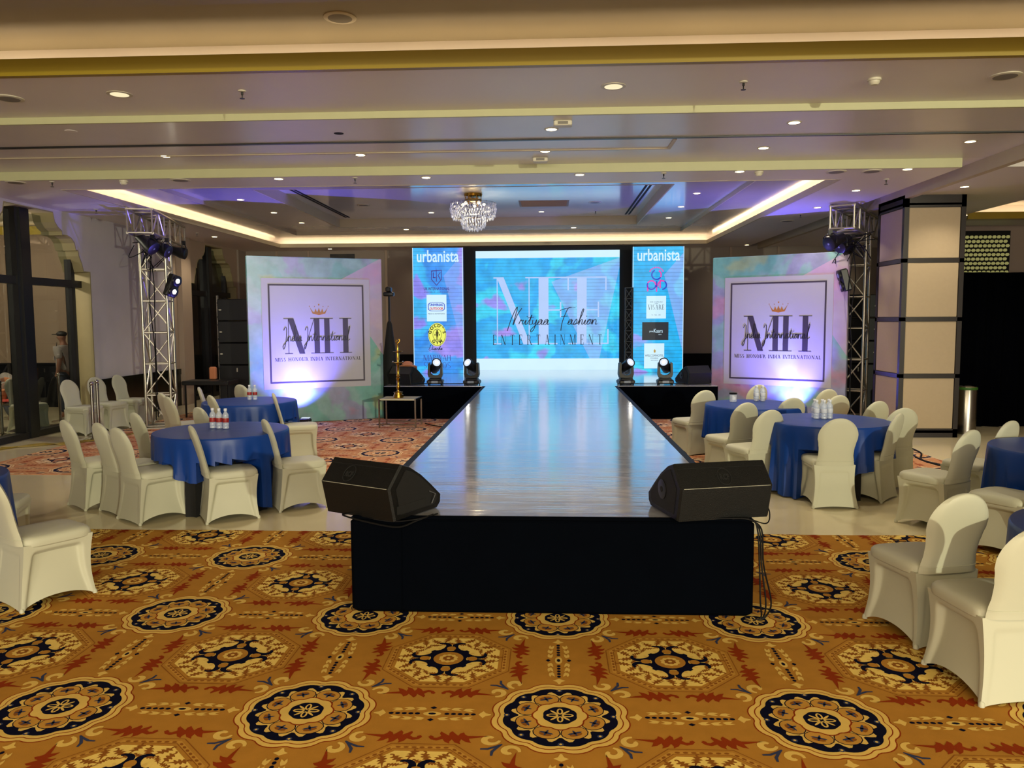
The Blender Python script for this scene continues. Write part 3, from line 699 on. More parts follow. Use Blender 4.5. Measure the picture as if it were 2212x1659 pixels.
# ------------------------------------------------------------------ printed backdrops beside the stage
WC = ['#6d8f9c', '#8fa884', '#6aa39a', '#7fa6a4', '#8a8fae', '#a886a0', '#a33c80']
def backdrop(label, loc, rz, cols, seed):
    W_, H_ = 2.38, 2.95; b = thing('printed_backdrop', label, 'backdrop', loc, rz)
    m = watercolor('backdrop_print_%d' % seed, cols, .9, seed, wedge=([(1.5, 2.5, .47, -.88), (1.5, 2.5, .9, .6)], '#c19bbd', .62), rough=.3)
    MB().bbox(0, W_, 0, .12, .002, H_, .012).build('printed_panel', m, b, smooth=False)
    wsq = MB().box(.24, W_ - .24, -.004, .002, .62, H_ - .38).build('white_square', 'paper_white', b, smooth=False)
    x0, x1, z0, z1, q = .35, W_ - .35, .72, H_ - .48, .028
    MB().box(x0, x1, -.007, -.0035, z0, z0 + q).box(x0, x1, -.007, -.0035, z1 - q, z1).box(x0, x0 + q, -.007, -.0035, z0 + q, z1 - q).box(x1 - q, x1, -.007, -.0035, z0 + q, z1 - q).build('frame_line', 'ink', wsq, smooth=False)
    mb = MB(); letters(mb, 'MH', .60, 1.24, .63, FR, w=1.2, K=.15, T=.018, S=.10, d=(.0035, .0065)); mb.build('monogram', 'ink', wsq, smooth=False)
    mb = MB(); script(mb, 'India International', .60, 1.46, .27, FR, .0055, d=(.007, .009), wide=.74); mb.build('script_lettering', 'ink_black', wsq, smooth=False)
    mb = MB(); letters(mb, 'MISS HONOUR INDIA INTERNATIONAL', .44, 1.11, .062, FR, w=1.52, K=.17, T=.06, S=.06, d=(.0035, .006)); mb.build('serif_lettering', 'ink', wsq, smooth=False)
    c0, z = W_ / 2 + .03, 1.94
    cr = [(-.11, .01), (0, -.012), (.11, .01), (.16, .12), (.105, .045), (.082, .03), (.06, .1), (.03, .03), (0, .11), (-.03, .03), (-.06, .1), (-.082, .03), (-.105, .045), (-.16, .12)]
    mb = MB(); mb.prism([(c0 + u, z + v) for u, v in cr], .0035, .006, FR)
    for u, v, r in ((0, .17, .014), (.075, .135, .008), (-.075, .135, .008), (.165, .14, .008), (-.165, .14, .008)): mb.prism([(c0 + u + x, z + v + y) for x, y in ell(r, r, 8)], .0035, .006, FR)
    mb.build('crown', 'crown_gold', wsq, smooth=False)
    return b
dL = math.atan2(14.5 - 13.45, -3.1 + 5.23)
backdrop('white-and-watercolour crown monogram backdrop standing left of the runway', (-5.23, 13.45, 0), dL, WC, 11)
dR = math.atan2(13.72 - 14.92, 4.97 - 3.03)
backdrop('white-and-watercolour crown monogram backdrop standing right of the runway, behind the tables', (3.03, 14.92, 0), dR, WC[1:] + WC[:1], 14)

# ------------------------------------------------------------------ LED screens
SE = .86
M['led_white'] = emat('white_led', '#cdeeff', .84, .04); M['led_pale'] = emat('pale_led', '#a9c4f2', .88, .05); M['led_navy'] = mat('dark_led_ink', '#07131f', .6, emit='#1a3050', es=.35)
M['led_blue'] = emat('blue_led', '#1f3fc8', .8, .05); M['led_purple'] = emat('violet_led', '#3a2fa0', .6, .05); M['led_yellow'] = emat('yellow_led', '#dfe35e', .95, .03); M['led_olive'] = mat('olive_led', '#202010', .6, emit='#4a4a20', es=.5)
M['led_red'] = emat('red_led', '#e04a4a', .8, .05); M['led_pink'] = emat('pink_led', '#e040b0', .85, .05); M['led_dark'] = mat('dark_led_card', '#101214', .6, emit='#262c33', es=.8); M['led_gold'] = emat('amber_led', '#c8a040', .7, .05)
mc = watercolor('main_screen_picture', ['#6f86f0', '#a88cf0', '#23b4f2', '#12a6ee', '#2fd0f5', '#8f8ef0', '#b78fe8'], .75, 3, emit=SE, wedge=([(2.08, 2.2, .46, -1.32), (1.8, 2.1, 1.8, .9), (3.4, 2.4, -1.85, .4)], '#b9bff8', .36), led=.0795)
p1 = watercolor('side_screen_picture_a', ['#8a86f2', '#9a8cf0', '#3f9df5', '#2a8ff0', '#35b6f5', '#8a86f2', '#6a7af0'], .9, 6, emit=SE, wedge=([(.7, 2.2, .5, -.44), (.7, 2.2, 1, .25)], '#a3a8f5', .38), led=.083)
p2 = watercolor('side_screen_picture_b', ['#b08cf0', '#8f9df5', '#1fb8f5', '#12aef0', '#2fd6f8', '#9a8cf0', '#c58ee8'], .9, 9, emit=SE, wedge=([(.7, 2.2, .5, -.44), (.7, 2.2, 1, .25)], '#b9b0f8', .38), led=.083)

s = thing('led_screen', 'wide blue LED wall showing a large fashion entertainment title, centre of stage', 'screen', (-1.76, 18.86, SH + .004))
W_, H_ = 3.41, 2.84
MB().box(-.3, W_ + .32, .06, .22, 0, 2.95).build('housing', 'black_matte', s, smooth=False)
disp = MB().box(0, W_, 0, .059, 0, H_).build('display', mc, s, smooth=False)
MB().box(0, W_, -.004, .001, 0, .28).build('white_band', 'led_white', disp, smooth=False); MB().box(0, W_, -.004, .001, H_ - .17, H_).build('white_band', 'led_white', disp, smooth=False)
mb = MB()
for g, x, w_ in (('N', .42, .98), ('F', 1.28, .95), ('E', 2.2, .92)):
    pol, adv = glyph(g, .13, .02, .12 if g != 'N' else .06)
    for p in pol: mb.prism([(x + u * w_ / max(adv, .01) * (1 if g == 'N' else 1.1), .62 + v * 1.6) for u, v in p], .001, .004, FR)
mb.build('large_lettering', 'led_pale', disp, smooth=False)
mb = MB(); script(mb, 'Nrityaa', .78, 1.08, .40, FR, .010, d=(.005, .008), wide=1.05, slant=.25); script(mb, 'Fashion', 1.98, 1.08, .40, FR, .010, d=(.005, .008), wide=.98, slant=.25); mb.build('script_lettering', 'led_navy', disp, smooth=False)
mb = MB(); letters(mb, 'ENTERTAINMENT', .40, .61, .24, FR, w=2.6, K=.13, T=.04, S=.04, d=(.005, .008), wide=.62); mb.build('serif_lettering', 'led_navy', disp, smooth=False)

def side_panel(label, x, y, pm):
    p = thing('led_screen', label, 'screen', (x, y, SH + .004))
    MB().box(-.01, 1.15, .06, .16, 0, 2.84).build('housing', 'black_matte', p, smooth=False)
    MB().box(0, 1.14, 0, .059, 0, 2.83).build('display', pm, p, smooth=False)
    MB().box(-.002, .012, -.002, .001, 0, 2.83).box(1.128, 1.142, -.002, .001, 0, 2.83).build('bright_edge', 'led_white', p, smooth=False)
    sans('urban_lettering', 'urbanista', .37, 'led_white', p, .57, 2.52, width=.95, bold=.006)
    return p
p = side_panel('tall narrow blue LED panel left of the main screen, with yellow round logo', -3.09, 17.78, p1)
def poly(name, m, pts, a=.001, b=.004): mb = MB(); [mb.prism(q, a, b, FR) for q in pts]; return mb.build(name, m, p, smooth=False)
def outline(pts, w):
    n = len(pts); cx = sum(q[0] for q in pts) / n; cz = sum(q[1] for q in pts) / n; k = [((x - cx), (y - cz)) for x, y in pts]
    inn = [(cx + a * (1 - w), cz + b * (1 - w)) for a, b in k]
    return [[pts[i], pts[(i + 1) % n], inn[(i + 1) % n], inn[i]] for i in range(n)]
sh_ = [(.42, 2.32), (.66, 2.34), (.66, 2.12), (.54, 1.98), (.42, 2.12)]
poly('shield_logo', 'led_purple', outline(sh_, .13) + [[(.53, 2.42), (.545, 2.30), (.55, 2.06), (.53, 2.1)], [(.46, 2.28), (.48, 2.28), (.48, 2.16), (.46, 2.16)], [(.46, 2.18), (.52, 2.18), (.52, 2.15), (.46, 2.15)], [(.56, 2.2), (.62, 2.28), (.64, 2.28), (.575, 2.2)], [(.575, 2.2), (.62, 2.12), (.64, 2.12), (.59, 2.21)]])
sans('logo_lettering', 'UK INTERNATIONAL', .09, 'led_purple', p, .54, 1.885, width=.58, bold=.002)
sans('logo_lettering', 'FAMILY  GROUP', .035, 'led_purple', p, .54, 1.83, width=.55)
poly('white_card', 'led_white', [[(.31, 1.18), (.76, 1.18), (.76, 1.78), (.31, 1.78)]])
ov = [(.53 + .195 * (abs(math.cos(t)) ** .45) * (1 if math.cos(t) > 0 else -1), 1.51 + .1 * (abs(math.sin(t)) ** .6) * (1 if math.sin(t) > 0 else -1)) for t in [2 * PI * i / 28 for i in range(28)]]
poly('oval_logo', 'led_blue', outline(ov, .09), .004, .006)
sans('card_lettering', 'UNIVERSAL', .075, 'led_blue', p, .53, 1.53, y=-.006, width=.31, bold=.003); sans('card_lettering', 'OUTDOOR', .075, 'led_red', p, .53, 1.445, y=-.006, width=.31, bold=.003)
sans('card_lettering', 'MEDIA & ADVERTISING', .04, 'led_navy', p, .53, 1.34, y=-.006, width=.38)
eo = [(.54 + .205 * math.cos(t), .88 + .265 * math.sin(t)) for t in [2 * PI * i / 40 for i in range(40)]]
sc_el = lambda k: [(.54 + (x - .54) * k, .88 + (y - .88) * k) for x, y in eo]
poly('round_logo', 'led_yellow', [eo]); poly('round_logo_rings', 'led_olive', outline(sc_el(.94), .045) + outline(sc_el(.5), .08), .004, .006)
poly('weightlifter_emblem', 'led_olive', [[(.525, .99), (.555, .99), (.56, .93), (.52, .93)], [(.505, .94), (.575, .94), (.56, .84), (.52, .84)], [(.52, .86), (.538, .86), (.535, .76), (.525, .76)], [(.542, .86), (.56, .86), (.555, .76), (.545, .76)], [(.48, .86), (.50, .86), (.50, .90), (.48, .90)], [(.58, .86), (.60, .86), (.60, .90), (.58, .90)]], .004, .006)
def around(text, cx, cz, rx, rz_, a0, a1, size, m, parent, flip=False):
    for i, ch in enumerate(text):
        t = R(a0 + (a1 - a0) * i / (len(text) - 1)); o = sans('round_lettering', ch, size, m, parent, 0, 0, bold=.004)
        o.location = (cx + rx * math.cos(t), -.006, cz + rz_ * math.sin(t)); o.rotation_euler = (0, -(t - PI / 2) if not flip else -(t + PI / 2), 0)
around("GOLD'S", .54, .88, .135, .175, 165, 15, .1, 'led_olive', p); around('GYM', .54, .88, .17, .215, 235, 305, .1, 'led_olive', p, True)
mb = MB(); script(mb, 'Dwarka', .34, .53, .13, FR, .005, wide=1.15, slant=.3); mb.build('script_lettering', 'led_navy', p, smooth=False)
mb = MB(); letters(mb, 'MARWAH', .22, .29, .13, FR, w=.62, K=.1, T=.04, S=.03); letters(mb, 'STUDIOS', .22, .12, .13, FR, w=.62, K=.1, T=.04, S=.03); mb.build('serif_lettering', 'led_purple', p, smooth=False)
p = side_panel('tall narrow blue LED panel right of the main screen, with pink letter logo', 1.87, 17.98, p2)
def arc_poly(cx, cz, r, w, a0, a1, n=16, sx=1.): return [[(cx + sx * q * math.cos(R(t)), cz + q * math.sin(R(t))) for q, t in ((r, a), (r, b), (r - w, b), (r - w, a))] for a, b in [(a0 + (a1 - a0) * i / n, a0 + (a1 - a0) * (i + 1) / n) for i in range(n)]]
poly('letter_logo', 'led_blue', arc_poly(.53, 2.2, .12, .03, 110, 330) + arc_poly(.42, 1.97, .11, .03, 150, 360) + arc_poly(.66, 1.97, .11, .03, -90, 60) + [[(.52, 1.92), (.55, 1.92), (.55, 2.06), (.52, 2.06)]])
poly('letter_logo_pink', 'led_pink', arc_poly(.53, 2.2, .12, .03, -30, 60) + arc_poly(.42, 1.97, .11, .03, 0, 150) + arc_poly(.66, 1.97, .11, .03, 60, 200) + [[(.32, 1.83), (.35, 1.83), (.35, 1.98), (.32, 1.98)], [(.52, 1.82), (.55, 1.82), (.55, 1.92), (.52, 1.92)], [(.60, 1.9), (.63, 1.9), (.63, 2.1), (.60, 2.1)]])
poly('arched_lettering', 'led_pink', [q for i, q in enumerate(arc_poly(.53, 2.2, .18, .03, 20, 160, 28)) if i % 3])
poly('white_card', 'led_white', [[(.31, 1.22), (.75, 1.22), (.75, 1.73), (.31, 1.73)]])
mb = MB(); letters(mb, 'VISARE', .35, 1.42, .11, FR, w=.36, K=.12, T=.04, S=.03, d=(.004, .006), wide=.7); mb.build('serif_lettering', 'led_navy', p, smooth=False)
sans('card_lettering', 'EYE CAPSULE', .035, 'led_navy', p, .53, 1.58, y=-.006, width=.28); sans('card_lettering', 'LASER', .03, 'led_navy', p, .53, 1.545, y=-.006); sans('card_lettering', 'U . SA . AE', .035, 'led_navy', p, .53, 1.29, y=-.006, width=.2)
poly('dark_card', 'led_dark', [[(.22, .73), (.81, .73), (.81, 1.14), (.22, 1.14)]])
sans('card_lettering', 'Kaars', .13, 'led_white', p, .58, .90, y=-.006, width=.2); sans('card_lettering', 'your', .06, 'led_white', p, .43, .915, y=-.006, width=.1); sans('card_lettering', 'care', .04, 'led_white', p, .62, .85, y=-.006)
poly('white_card', 'led_white', [[(.27, .09), (.72, .09), (.72, .66), (.27, .66)]])
sans('card_lettering', 'WELCOMHOTEL', .07, 'led_navy', p, .5, .36, y=-.006, width=.42); sans('card_lettering', 'DWARKA', .04, 'led_navy', p, .5, .31, y=-.006); sans('card_lettering', 'NEW DELHI', .03, 'led_navy', p, .5, .265, y=-.006)
poly('small_crest', 'led_gold', [[(.49, .45), (.52, .45), (.53, .49), (.505, .53), (.48, .49)]], .004, .006)

# ------------------------------------------------------------------ chairs
def super_ring(hw, y0, y1, n, e):
    """rounded rectangle ring, 4n points, corner sharpness e"""
    out = []
    for i in range(4 * n):
        t = 2 * PI * (i + .5) / (4 * n) ; c, s = math.cos(t), math.sin(t)
        out.append((hw * math.copysign(abs(c) ** e, c), (y0 + y1) / 2 + (y1 - y0) / 2 * math.copysign(abs(s) ** e, s)))
    return out
def rings_mesh(rings, cap0=True, cap1=True):
    mb = MB(); n = len(rings[0]); P = [p for r in rings for p in r]; F = []
    for k in range(len(rings) - 1):
        for i in range(n): F.append((k * n + i, k * n + (i + 1) % n, (k + 1) * n + (i + 1) % n, (k + 1) * n + i))
    if cap0: F.append(tuple(range(n - 1, -1, -1)))
    if cap1: F.append(tuple((len(rings) - 1) * n + i for i in range(n)))
    return mb.add(P, F)
def back_y(z): return -.205 - .115 * max(0, (z - .43) / .455) ** 1.15
def back_w(z):
    c, r = .695, .19
    if z > c: return math.sqrt(max(1e-6, r * r - (z - c) ** 2))
    k = [(.40, .182), (.46, .176), (.52, .166), (.58, .167), (.63, .176), (.695, .19)]
    for (a, u), (b, v) in zip(k, k[1:]):
        if a <= z <= b: q = (z - a) / (b - a); q = q * q * (3 - 2 * q); return u + (v - u) * q
    return .182
def make_chair():
    root = thing('banquet_chair', 'x', 'chair')
    # backrest: closed slab with rounded rim
    rings = []; zs = [.415 + i * .02 for i in range(14)] + [.695 + .19 * math.sin(PI / 2 * k / 12) for k in range(1, 13)]
    nu = 14
    for z in zs:
        hw = back_w(z); y = back_y(z); th = .024 if z < .8 else .024 * math.sqrt(max(.05, 1 - ((z - .8) / .086) ** 4)); ring_ = []
        for side in (1, -1):
            for i in range(nu):
                u = -1 + 2 * (i + .0) / (nu - 1); u *= side
                t = th * (max(0, 1 - abs(u) ** 5)) ** .5
                cv = .012 * (1 - u * u)
                ring_.append((u * hw, y - side * t - cv * .6, z))
        rings.append(ring_)
    backr = rings_mesh(rings).build('backrest', 'chair', root)
    # seat cushion, softly domed with a rolled front
    rings = []
    for z, g in ((.395, .93), (.405, .985), (.425, 1.0), (.445, .985), (.458, .94), (.466, .84), (.470, .6), (.471, .2)):
        rings.append([(x * g, (y - .01) * g + .01, z + (.004 * (1 - (x / .2) ** 2) if g > .9 else 0)) for x, y in super_ring(.208, -.205, .232, 9, .32)])
    rings_mesh(rings).build('seat', 'chair', root)
    # stretch skirt: four pinned feet, arched hems, drawn-in sides
    rings = []
    US = [0, .03, .055, .075, .09, .105, .12, .135, .15, .165, .185, .21, .26, .34, .42, .5]; US = US + [1 - u for u in US[-2:0:-1]]
    VS = [0, .04, .08, .11, .135, .16, .185, .21, .24, .29, .36, .44, .52, .6, .68, .76, .84, .92, 1]
    for v in VS:
        ring_ = []
        hw = .196 - .014 * math.sin(PI * v) + .022 * v ** 2; y0 = -.208 - .045 * v ** 1.7; y1 = .222 - .022 * math.sin(PI * v * .9) + .004 * v
        base = [(hw, y0), (hw, y1), (-hw, y1), (-hw, y0)]
        for e in range(4):
            p, q = base[e], base[(e + 1) % 4]
            for u in US:
                cornerd = min(u, 1 - u)
                cut = .17 - .10 * v + .06 * max(0, 1 - v * 5)
                vv = min(1, max(0, (v - .12 - .10 * max(0, 1 - abs(2 * u - 1)) ** 0 * 0) / .09)); vv = vv * vv * (3 - 2 * vv)
                dip = (.044 if e in (0, 2) else .020 if e == 1 else .006) * vv * (1 - .55 * v) * (1 / (1 + math.exp(-(cornerd - cut) * 110)))
                hem = (.062 if e in (0, 2) else .05 if e == 1 else .02) * (1 - abs(2 * u - 1) ** 2.2)
                z = .418 - (.418 - .004 - hem) * v
                x = p[0] + (q[0] - p[0]) * u; y = p[1] + (q[1] - p[1]) * u
                nx_, ny_ = ((-1, 0), (0, -1), (1, 0), (0, 1))[e]
                ring_.append((x + nx_ * dip, y + ny_ * dip, z))
        rings.append(ring_)
    mb = rings_mesh(rings, True, False)
    skirt_ = mb.build('skirt', 'chair', root)
    for sx in (-1, 1):
        pass
    for sx in (-1, 1):
        for y in (-.243, .212): MB().lathe([(.012, 0), (.015, .004), (.014, .022), (.008, .03)], 10, (sx * .207, y, .001)).build('foot_pocket', 'chair', skirt_)
    mb = MB(); z = .455; mb.tube([(u * .178, back_y(z) - .024 * (1 - abs(u) ** 5) ** .5 - .007 * (1 - u * u) - .001, z) for u in [i / 8 - 1 for i in range(17)]], .0028, 5)
    mb.build('cover_seam', 'chair', backr)
    return root
chair = make_chair()
G1 = 'banquet chairs around the tables left of the runway'; G2 = 'banquet chairs around the tables right of the runway'; G3 = 'chairs in a row along the left window wall'
CH = []
def put(x, y, a, label, g):
    CH.append((x, y, R(a - 90)))
    return place(chair, (x, y, 0), R(a - 90), 'white spandex-covered banquet chair, ' + label, g)
put(-4.50, 7.60, 52, 'outermost at the far left of the front left table', G1)
put(-4.05, 7.39, 54, 'second from left in the trio, half hidden behind its neighbour', G1)
put(-3.70, 7.08, 55, 'third of the left trio, gold leg showing under its hem', G1)
put(-2.99, 7.12, 33, 'in front of the left front table, seen side-on', G1)
put(-2.48, 7.58, 33, 'right side of the left front table, just behind the left speaker', G1)
put(-4.12, 8.19, 50, 'between the left trio and the front table edge, set further back', G1)
put(-3.32, 10.22, 20, 'right side of the rear left table, seat towards the rosy carpet', G1)
put(-4.61, 9.90, 48, 'left of the rear left table, wide back before the truss foot', G1)
put(-4.92, 10.36, 48, 'mostly hidden behind another near the left truss foot', G1)
put(-3.68, 8.71, 52, 'only its back top showing behind the left front table', G1)
put(-4.74, 11.16, 22, 'edge-on thin back at left rear of the rear left table', G1)
put(-4.10, 10.03, 42, 'tucked into the front of the rear left table above the bottles', G1)
put(-4.46, 11.77, 60, 'only a back top visible beyond the rear left table', G1)
put(-7.58, 12.40, -13, 'against the window, leftmost of the wall row', G3)
put(-7.50, 13.00, -18, 'middle of the wall row behind the steel posts', G3)
put(-7.40, 13.60, -8, 'last of the wall row, beside the left truss', G3)
put(-8.75, 12.75, -8, 'behind the window glass at the far left', G3)
put(-3.36, 4.98, 57, 'large and near at the left frame edge on golden carpet', G1)
put(-4.32, 5.80, 20, 'just its seat peeking out behind the nearest left chair', G1)
put(1.94, 10.78, 112, 'beside the runway at the rear right table, nearest the stage', G2)
put(2.09, 9.22, 114, 'second along the runway side at right', G2)
put(2.17, 8.50, 112, 'back to camera just above the right speaker', G2)
put(2.735, 7.82, 90, 'square-on back view in front of the front right table', G2)
put(3.22, 8.12, 138, 'turned sideways at the right of the front right table', G2)
put(3.66, 8.70, 100, 'wide back behind the sideways one, right of the front right table', G2)
put(3.62, 9.38, 112, 'right rear of the front right table, below the column', G2)
put(3.44, 10.08, 110, 'behind the bottles of the front right table', G2)
put(3.60, 10.92, 110, 'darker one behind, near the right truss foot', G2)
put(2.82, 9.80, 105, 'between the two right tables', G2)
put(2.86, 11.67, 115, 'beyond the rear right table before the backdrop', G2)
put(3.386, 7.02, 122, 'seat to the left, at the frame-edge table on the cream tiles', G2)
put(4.05, 7.62, 122, 'back top showing behind the middle right table at the frame edge', G2)
put(3.57, 6.21, 122, 'cut by the right frame edge, seat towards the cream tiles', G2)
put(2.165, 4.60, 103, 'big near one at right with bright back on golden carpet', G2)
put(2.20, 3.93, 97, 'nearest of all, at the right bottom corner', G2)
tp = MB().box(-.012, .012, -.012, .012, .002, .06).build('chair_leg', 'gold', None, smooth=False)
tp.parent = [o for o in sc.objects if o.get('label', '').startswith('white spandex-covered banquet chair, third of')][0]; tp.location = (.205, .222, 0)

# ------------------------------------------------------------------ tables with royal blue cloths
def tuck(px, py, z, cx, cy):
    """pull a hanging point in towards the table centre until it clears the chairs pushed under it"""
    if z > .50: return px, py
    for _ in range(30):
        hit = False
        for x, y, a in CH:
            dx, dy = cx + px - x, cy + py - y
            if abs(dx) + abs(dy) > .6: continue
            c, s = math.cos(a), math.sin(a); lx, ly = dx * c + dy * s, -dx * s + dy * c
            if abs(lx) < .235 and -.28 < ly < .255: hit = True
        if not hit or math.hypot(px, py) < .12: break
        px *= .95; py *= .95
    return px, py
def cloth_mesh(r, h, seed, hem, cx=0, cy=0):
    rnd = random.Random(seed); n = 168; rings = []
    k1 = rnd.choice((11, 12, 13)); ph = rnd.random() * 6
    rings.append([(r * .02 * math.cos(2 * PI * i / n), r * .02 * math.sin(2 * PI * i / n), h + .004) for i in range(n)])
    for q in (.3, .6, .85, .95): rings.append([(r * q * math.cos(2 * PI * i / n), r * q * math.sin(2 * PI * i / n), h + .004 + .0012 * math.sin(5 * i * 2 * PI / n + q * 9)) for i in range(n)])
    for dz, dr in ((.001, 0), (-.008, .006), (-.02, .009)): rings.append([((r + dr) * math.cos(2 * PI * i / n), (r + dr) * math.sin(2 * PI * i / n), h + dz) for i in range(n)])
    for k in range(1, 11):
        v = k / 10; ring_ = []
        for i in range(n):
            t = 2 * PI * i / n; zb = hem(t); z = h - .02 - (h - .02 - zb) * v
            drop = (h - z) / h
            a = .034 * min(1, drop * 1.3) ** 1.2
            rr = r + .010 + a * (math.sin(k1 * 2 * t + ph + math.sin(3 * t) * 1.5) * .7 + math.sin(37 * t + ph * 2 + math.sin(5 * t)) * .4 + math.sin(7 * t + ph) * .4) + .02 * drop
            ring_.append((*tuck(rr * math.cos(t), rr * math.sin(t), z, cx, cy), z))
        rings.append(ring_)
    return rings_mesh(rings, True, False)
def table(x, y, r, seed, label, hem0, hem1, rot, gc='royal blue table cloths', h=.75):
    t = thing('round_table', 'round table under the cloth ' + label, 'table', (x, y, 0), 0, 'round banquet tables')
    MB().lathe([(r - .01, h - .022), (r, h - .018), (r, h)], 48).build('table_top', 'black_matte', t)
    P = []; n = 96
    rg = []
    for k in range(6):
        v = k / 5; zz_ = .003 + (h - .03) * (1 - v); rr_ = [r - .05 + .012 * v * math.sin(30 * 2 * PI * i / n) for i in range(n)]
        rg.append([(*(q * .94 for q in tuck(rr_[i] * math.cos(2 * PI * i / n), rr_[i] * math.sin(2 * PI * i / n), zz_, x, y)), zz_) for i in range(n)])
    rings_mesh(rg, False, False).build('under_skirt', 'black_skirt', t)
    def hem(t_): 
        return max(.012, hem0 + (hem1 - hem0) * max(0, math.cos(t_ - rot)) ** .7 + .02 * math.cos(9 * t_))
    o = cloth_mesh(r + .006, h, seed, hem, x, y).build('tablecloth', 'blue', None)
    o.location = (x, y, 0); tag(o, 'royal blue satin cloth ' + label, 'tablecloth', gc)
    return t
table(-3.26, 7.62, .63, 1, 'on the front left table, black underskirt showing', .05, .44, R(222))
table(-4.05, 10.40, .60, 2, 'on the rear left table before the backdrop', .10, .42, R(-35))
table(2.93, 8.42, .62, 3, 'on the front right table with six water bottles', .02, .40, R(-25))
table(2.58, 9.98, .60, 4, 'on the rear right table with a glass jar', .03, .40, R(215))
table(4.33, 6.62, .62, 5, 'cut by the frame edge at middle right', .06, .3, R(100))
table(3.02, 3.98, .62, 6, 'peeking out between the two nearest right chairs', .06, .3, R(80))
table(-4.45, 5.15, .60, 7, 'barely showing at the left frame edge', .06, .3, R(80))

# ------------------------------------------------------------------ bottles on the tables
def make_bottle(red):
    b = thing('water_bottle', 'x', 'bottle')
    MB().lathe([(.024, 0), (.030, .004), (.031, .02), (.0285, .026), (.031, .034), (.031, .05), (.0285, .056), (.031, .064), (.031, .11), (.0285, .116), (.031, .124), (.028, .145), (.014, .168), (.012, .182)], 18).build('bottle_body', 'bottle', b); body_ = b.children[0]
    MB().lathe([(.015, .180), (.016, .182), (.016, .200), (.014, .203)], 14).build('bottle_cap', 'bottle_cap', b)
    MB().lathe([(.0314, .066), (.0318, .068), (.0318, .106), (.0314, .108)], 18).build('bottle_label', 'label_red' if red else 'label_white', body_)
    return b
b1 = make_bottle(True); z = .756
for k, (x, w) in enumerate(((-3.385, 'left'), (-3.31, 'middle'), (-3.235, 'right'))): place(b1, (x, 7.70 - .02 * k, z), k * .7, w + ' of three small water bottles with red labels on the front left table', 'red-labelled bottles')
for k, (x, w) in enumerate(((-4.09, 'left'), (-4.015, 'right'))): place(b1, (x, 10.50, z), k * .9, w + ' of two small water bottles with red labels on the rear left table', 'red-labelled bottles')
b2 = make_bottle(False); b2.name = 'water_bottle_clear'
for k, (x, y, w) in enumerate(((2.845, 8.50, 'front left'), (2.915, 8.47, 'front middle'), (2.985, 8.50, 'front right'), (2.85, 8.58, 'back left'), (2.925, 8.56, 'back middle'), (3.0, 8.58, 'back right'))):
    o = place(b2, (x, y, z), k * .7, w + ' bottle of the six clear ones on the front right table', 'clear bottles on the front right table')
for k, (x, y, w) in enumerate(((2.68, 10.30, 'front left'), (2.755, 10.28, 'front right'), (2.69, 10.38, 'back left'), (2.77, 10.37, 'back right'))):
    o = place(b2, (x, y, z), k * .8, w + ' bottle of the four clear ones on the rear right table', 'clear bottles on the rear right table')
for o in sc.objects:
    if o.name.startswith('water_bottle_clear'): o.name = 'water_bottle'
j = thing('glass_jar', 'small clear jar with dark lid on the rear right table, left of the bottles', 'jar', (2.36, 10.22, z))
MB().lathe([(.04, 0), (.046, .006), (.046, .09), (.042, .1)], 18).build('jar_body', 'bottle', j)
MB().lathe([(.046, .098), (.05, .1), (.05, .118), (.046, .12)], 18).build('jar_lid', 'navy_cloth', j)
MB().box(-.02, .02, -.0475, -.045, .03, .07).build('jar_label', 'label_white', j, smooth=False)

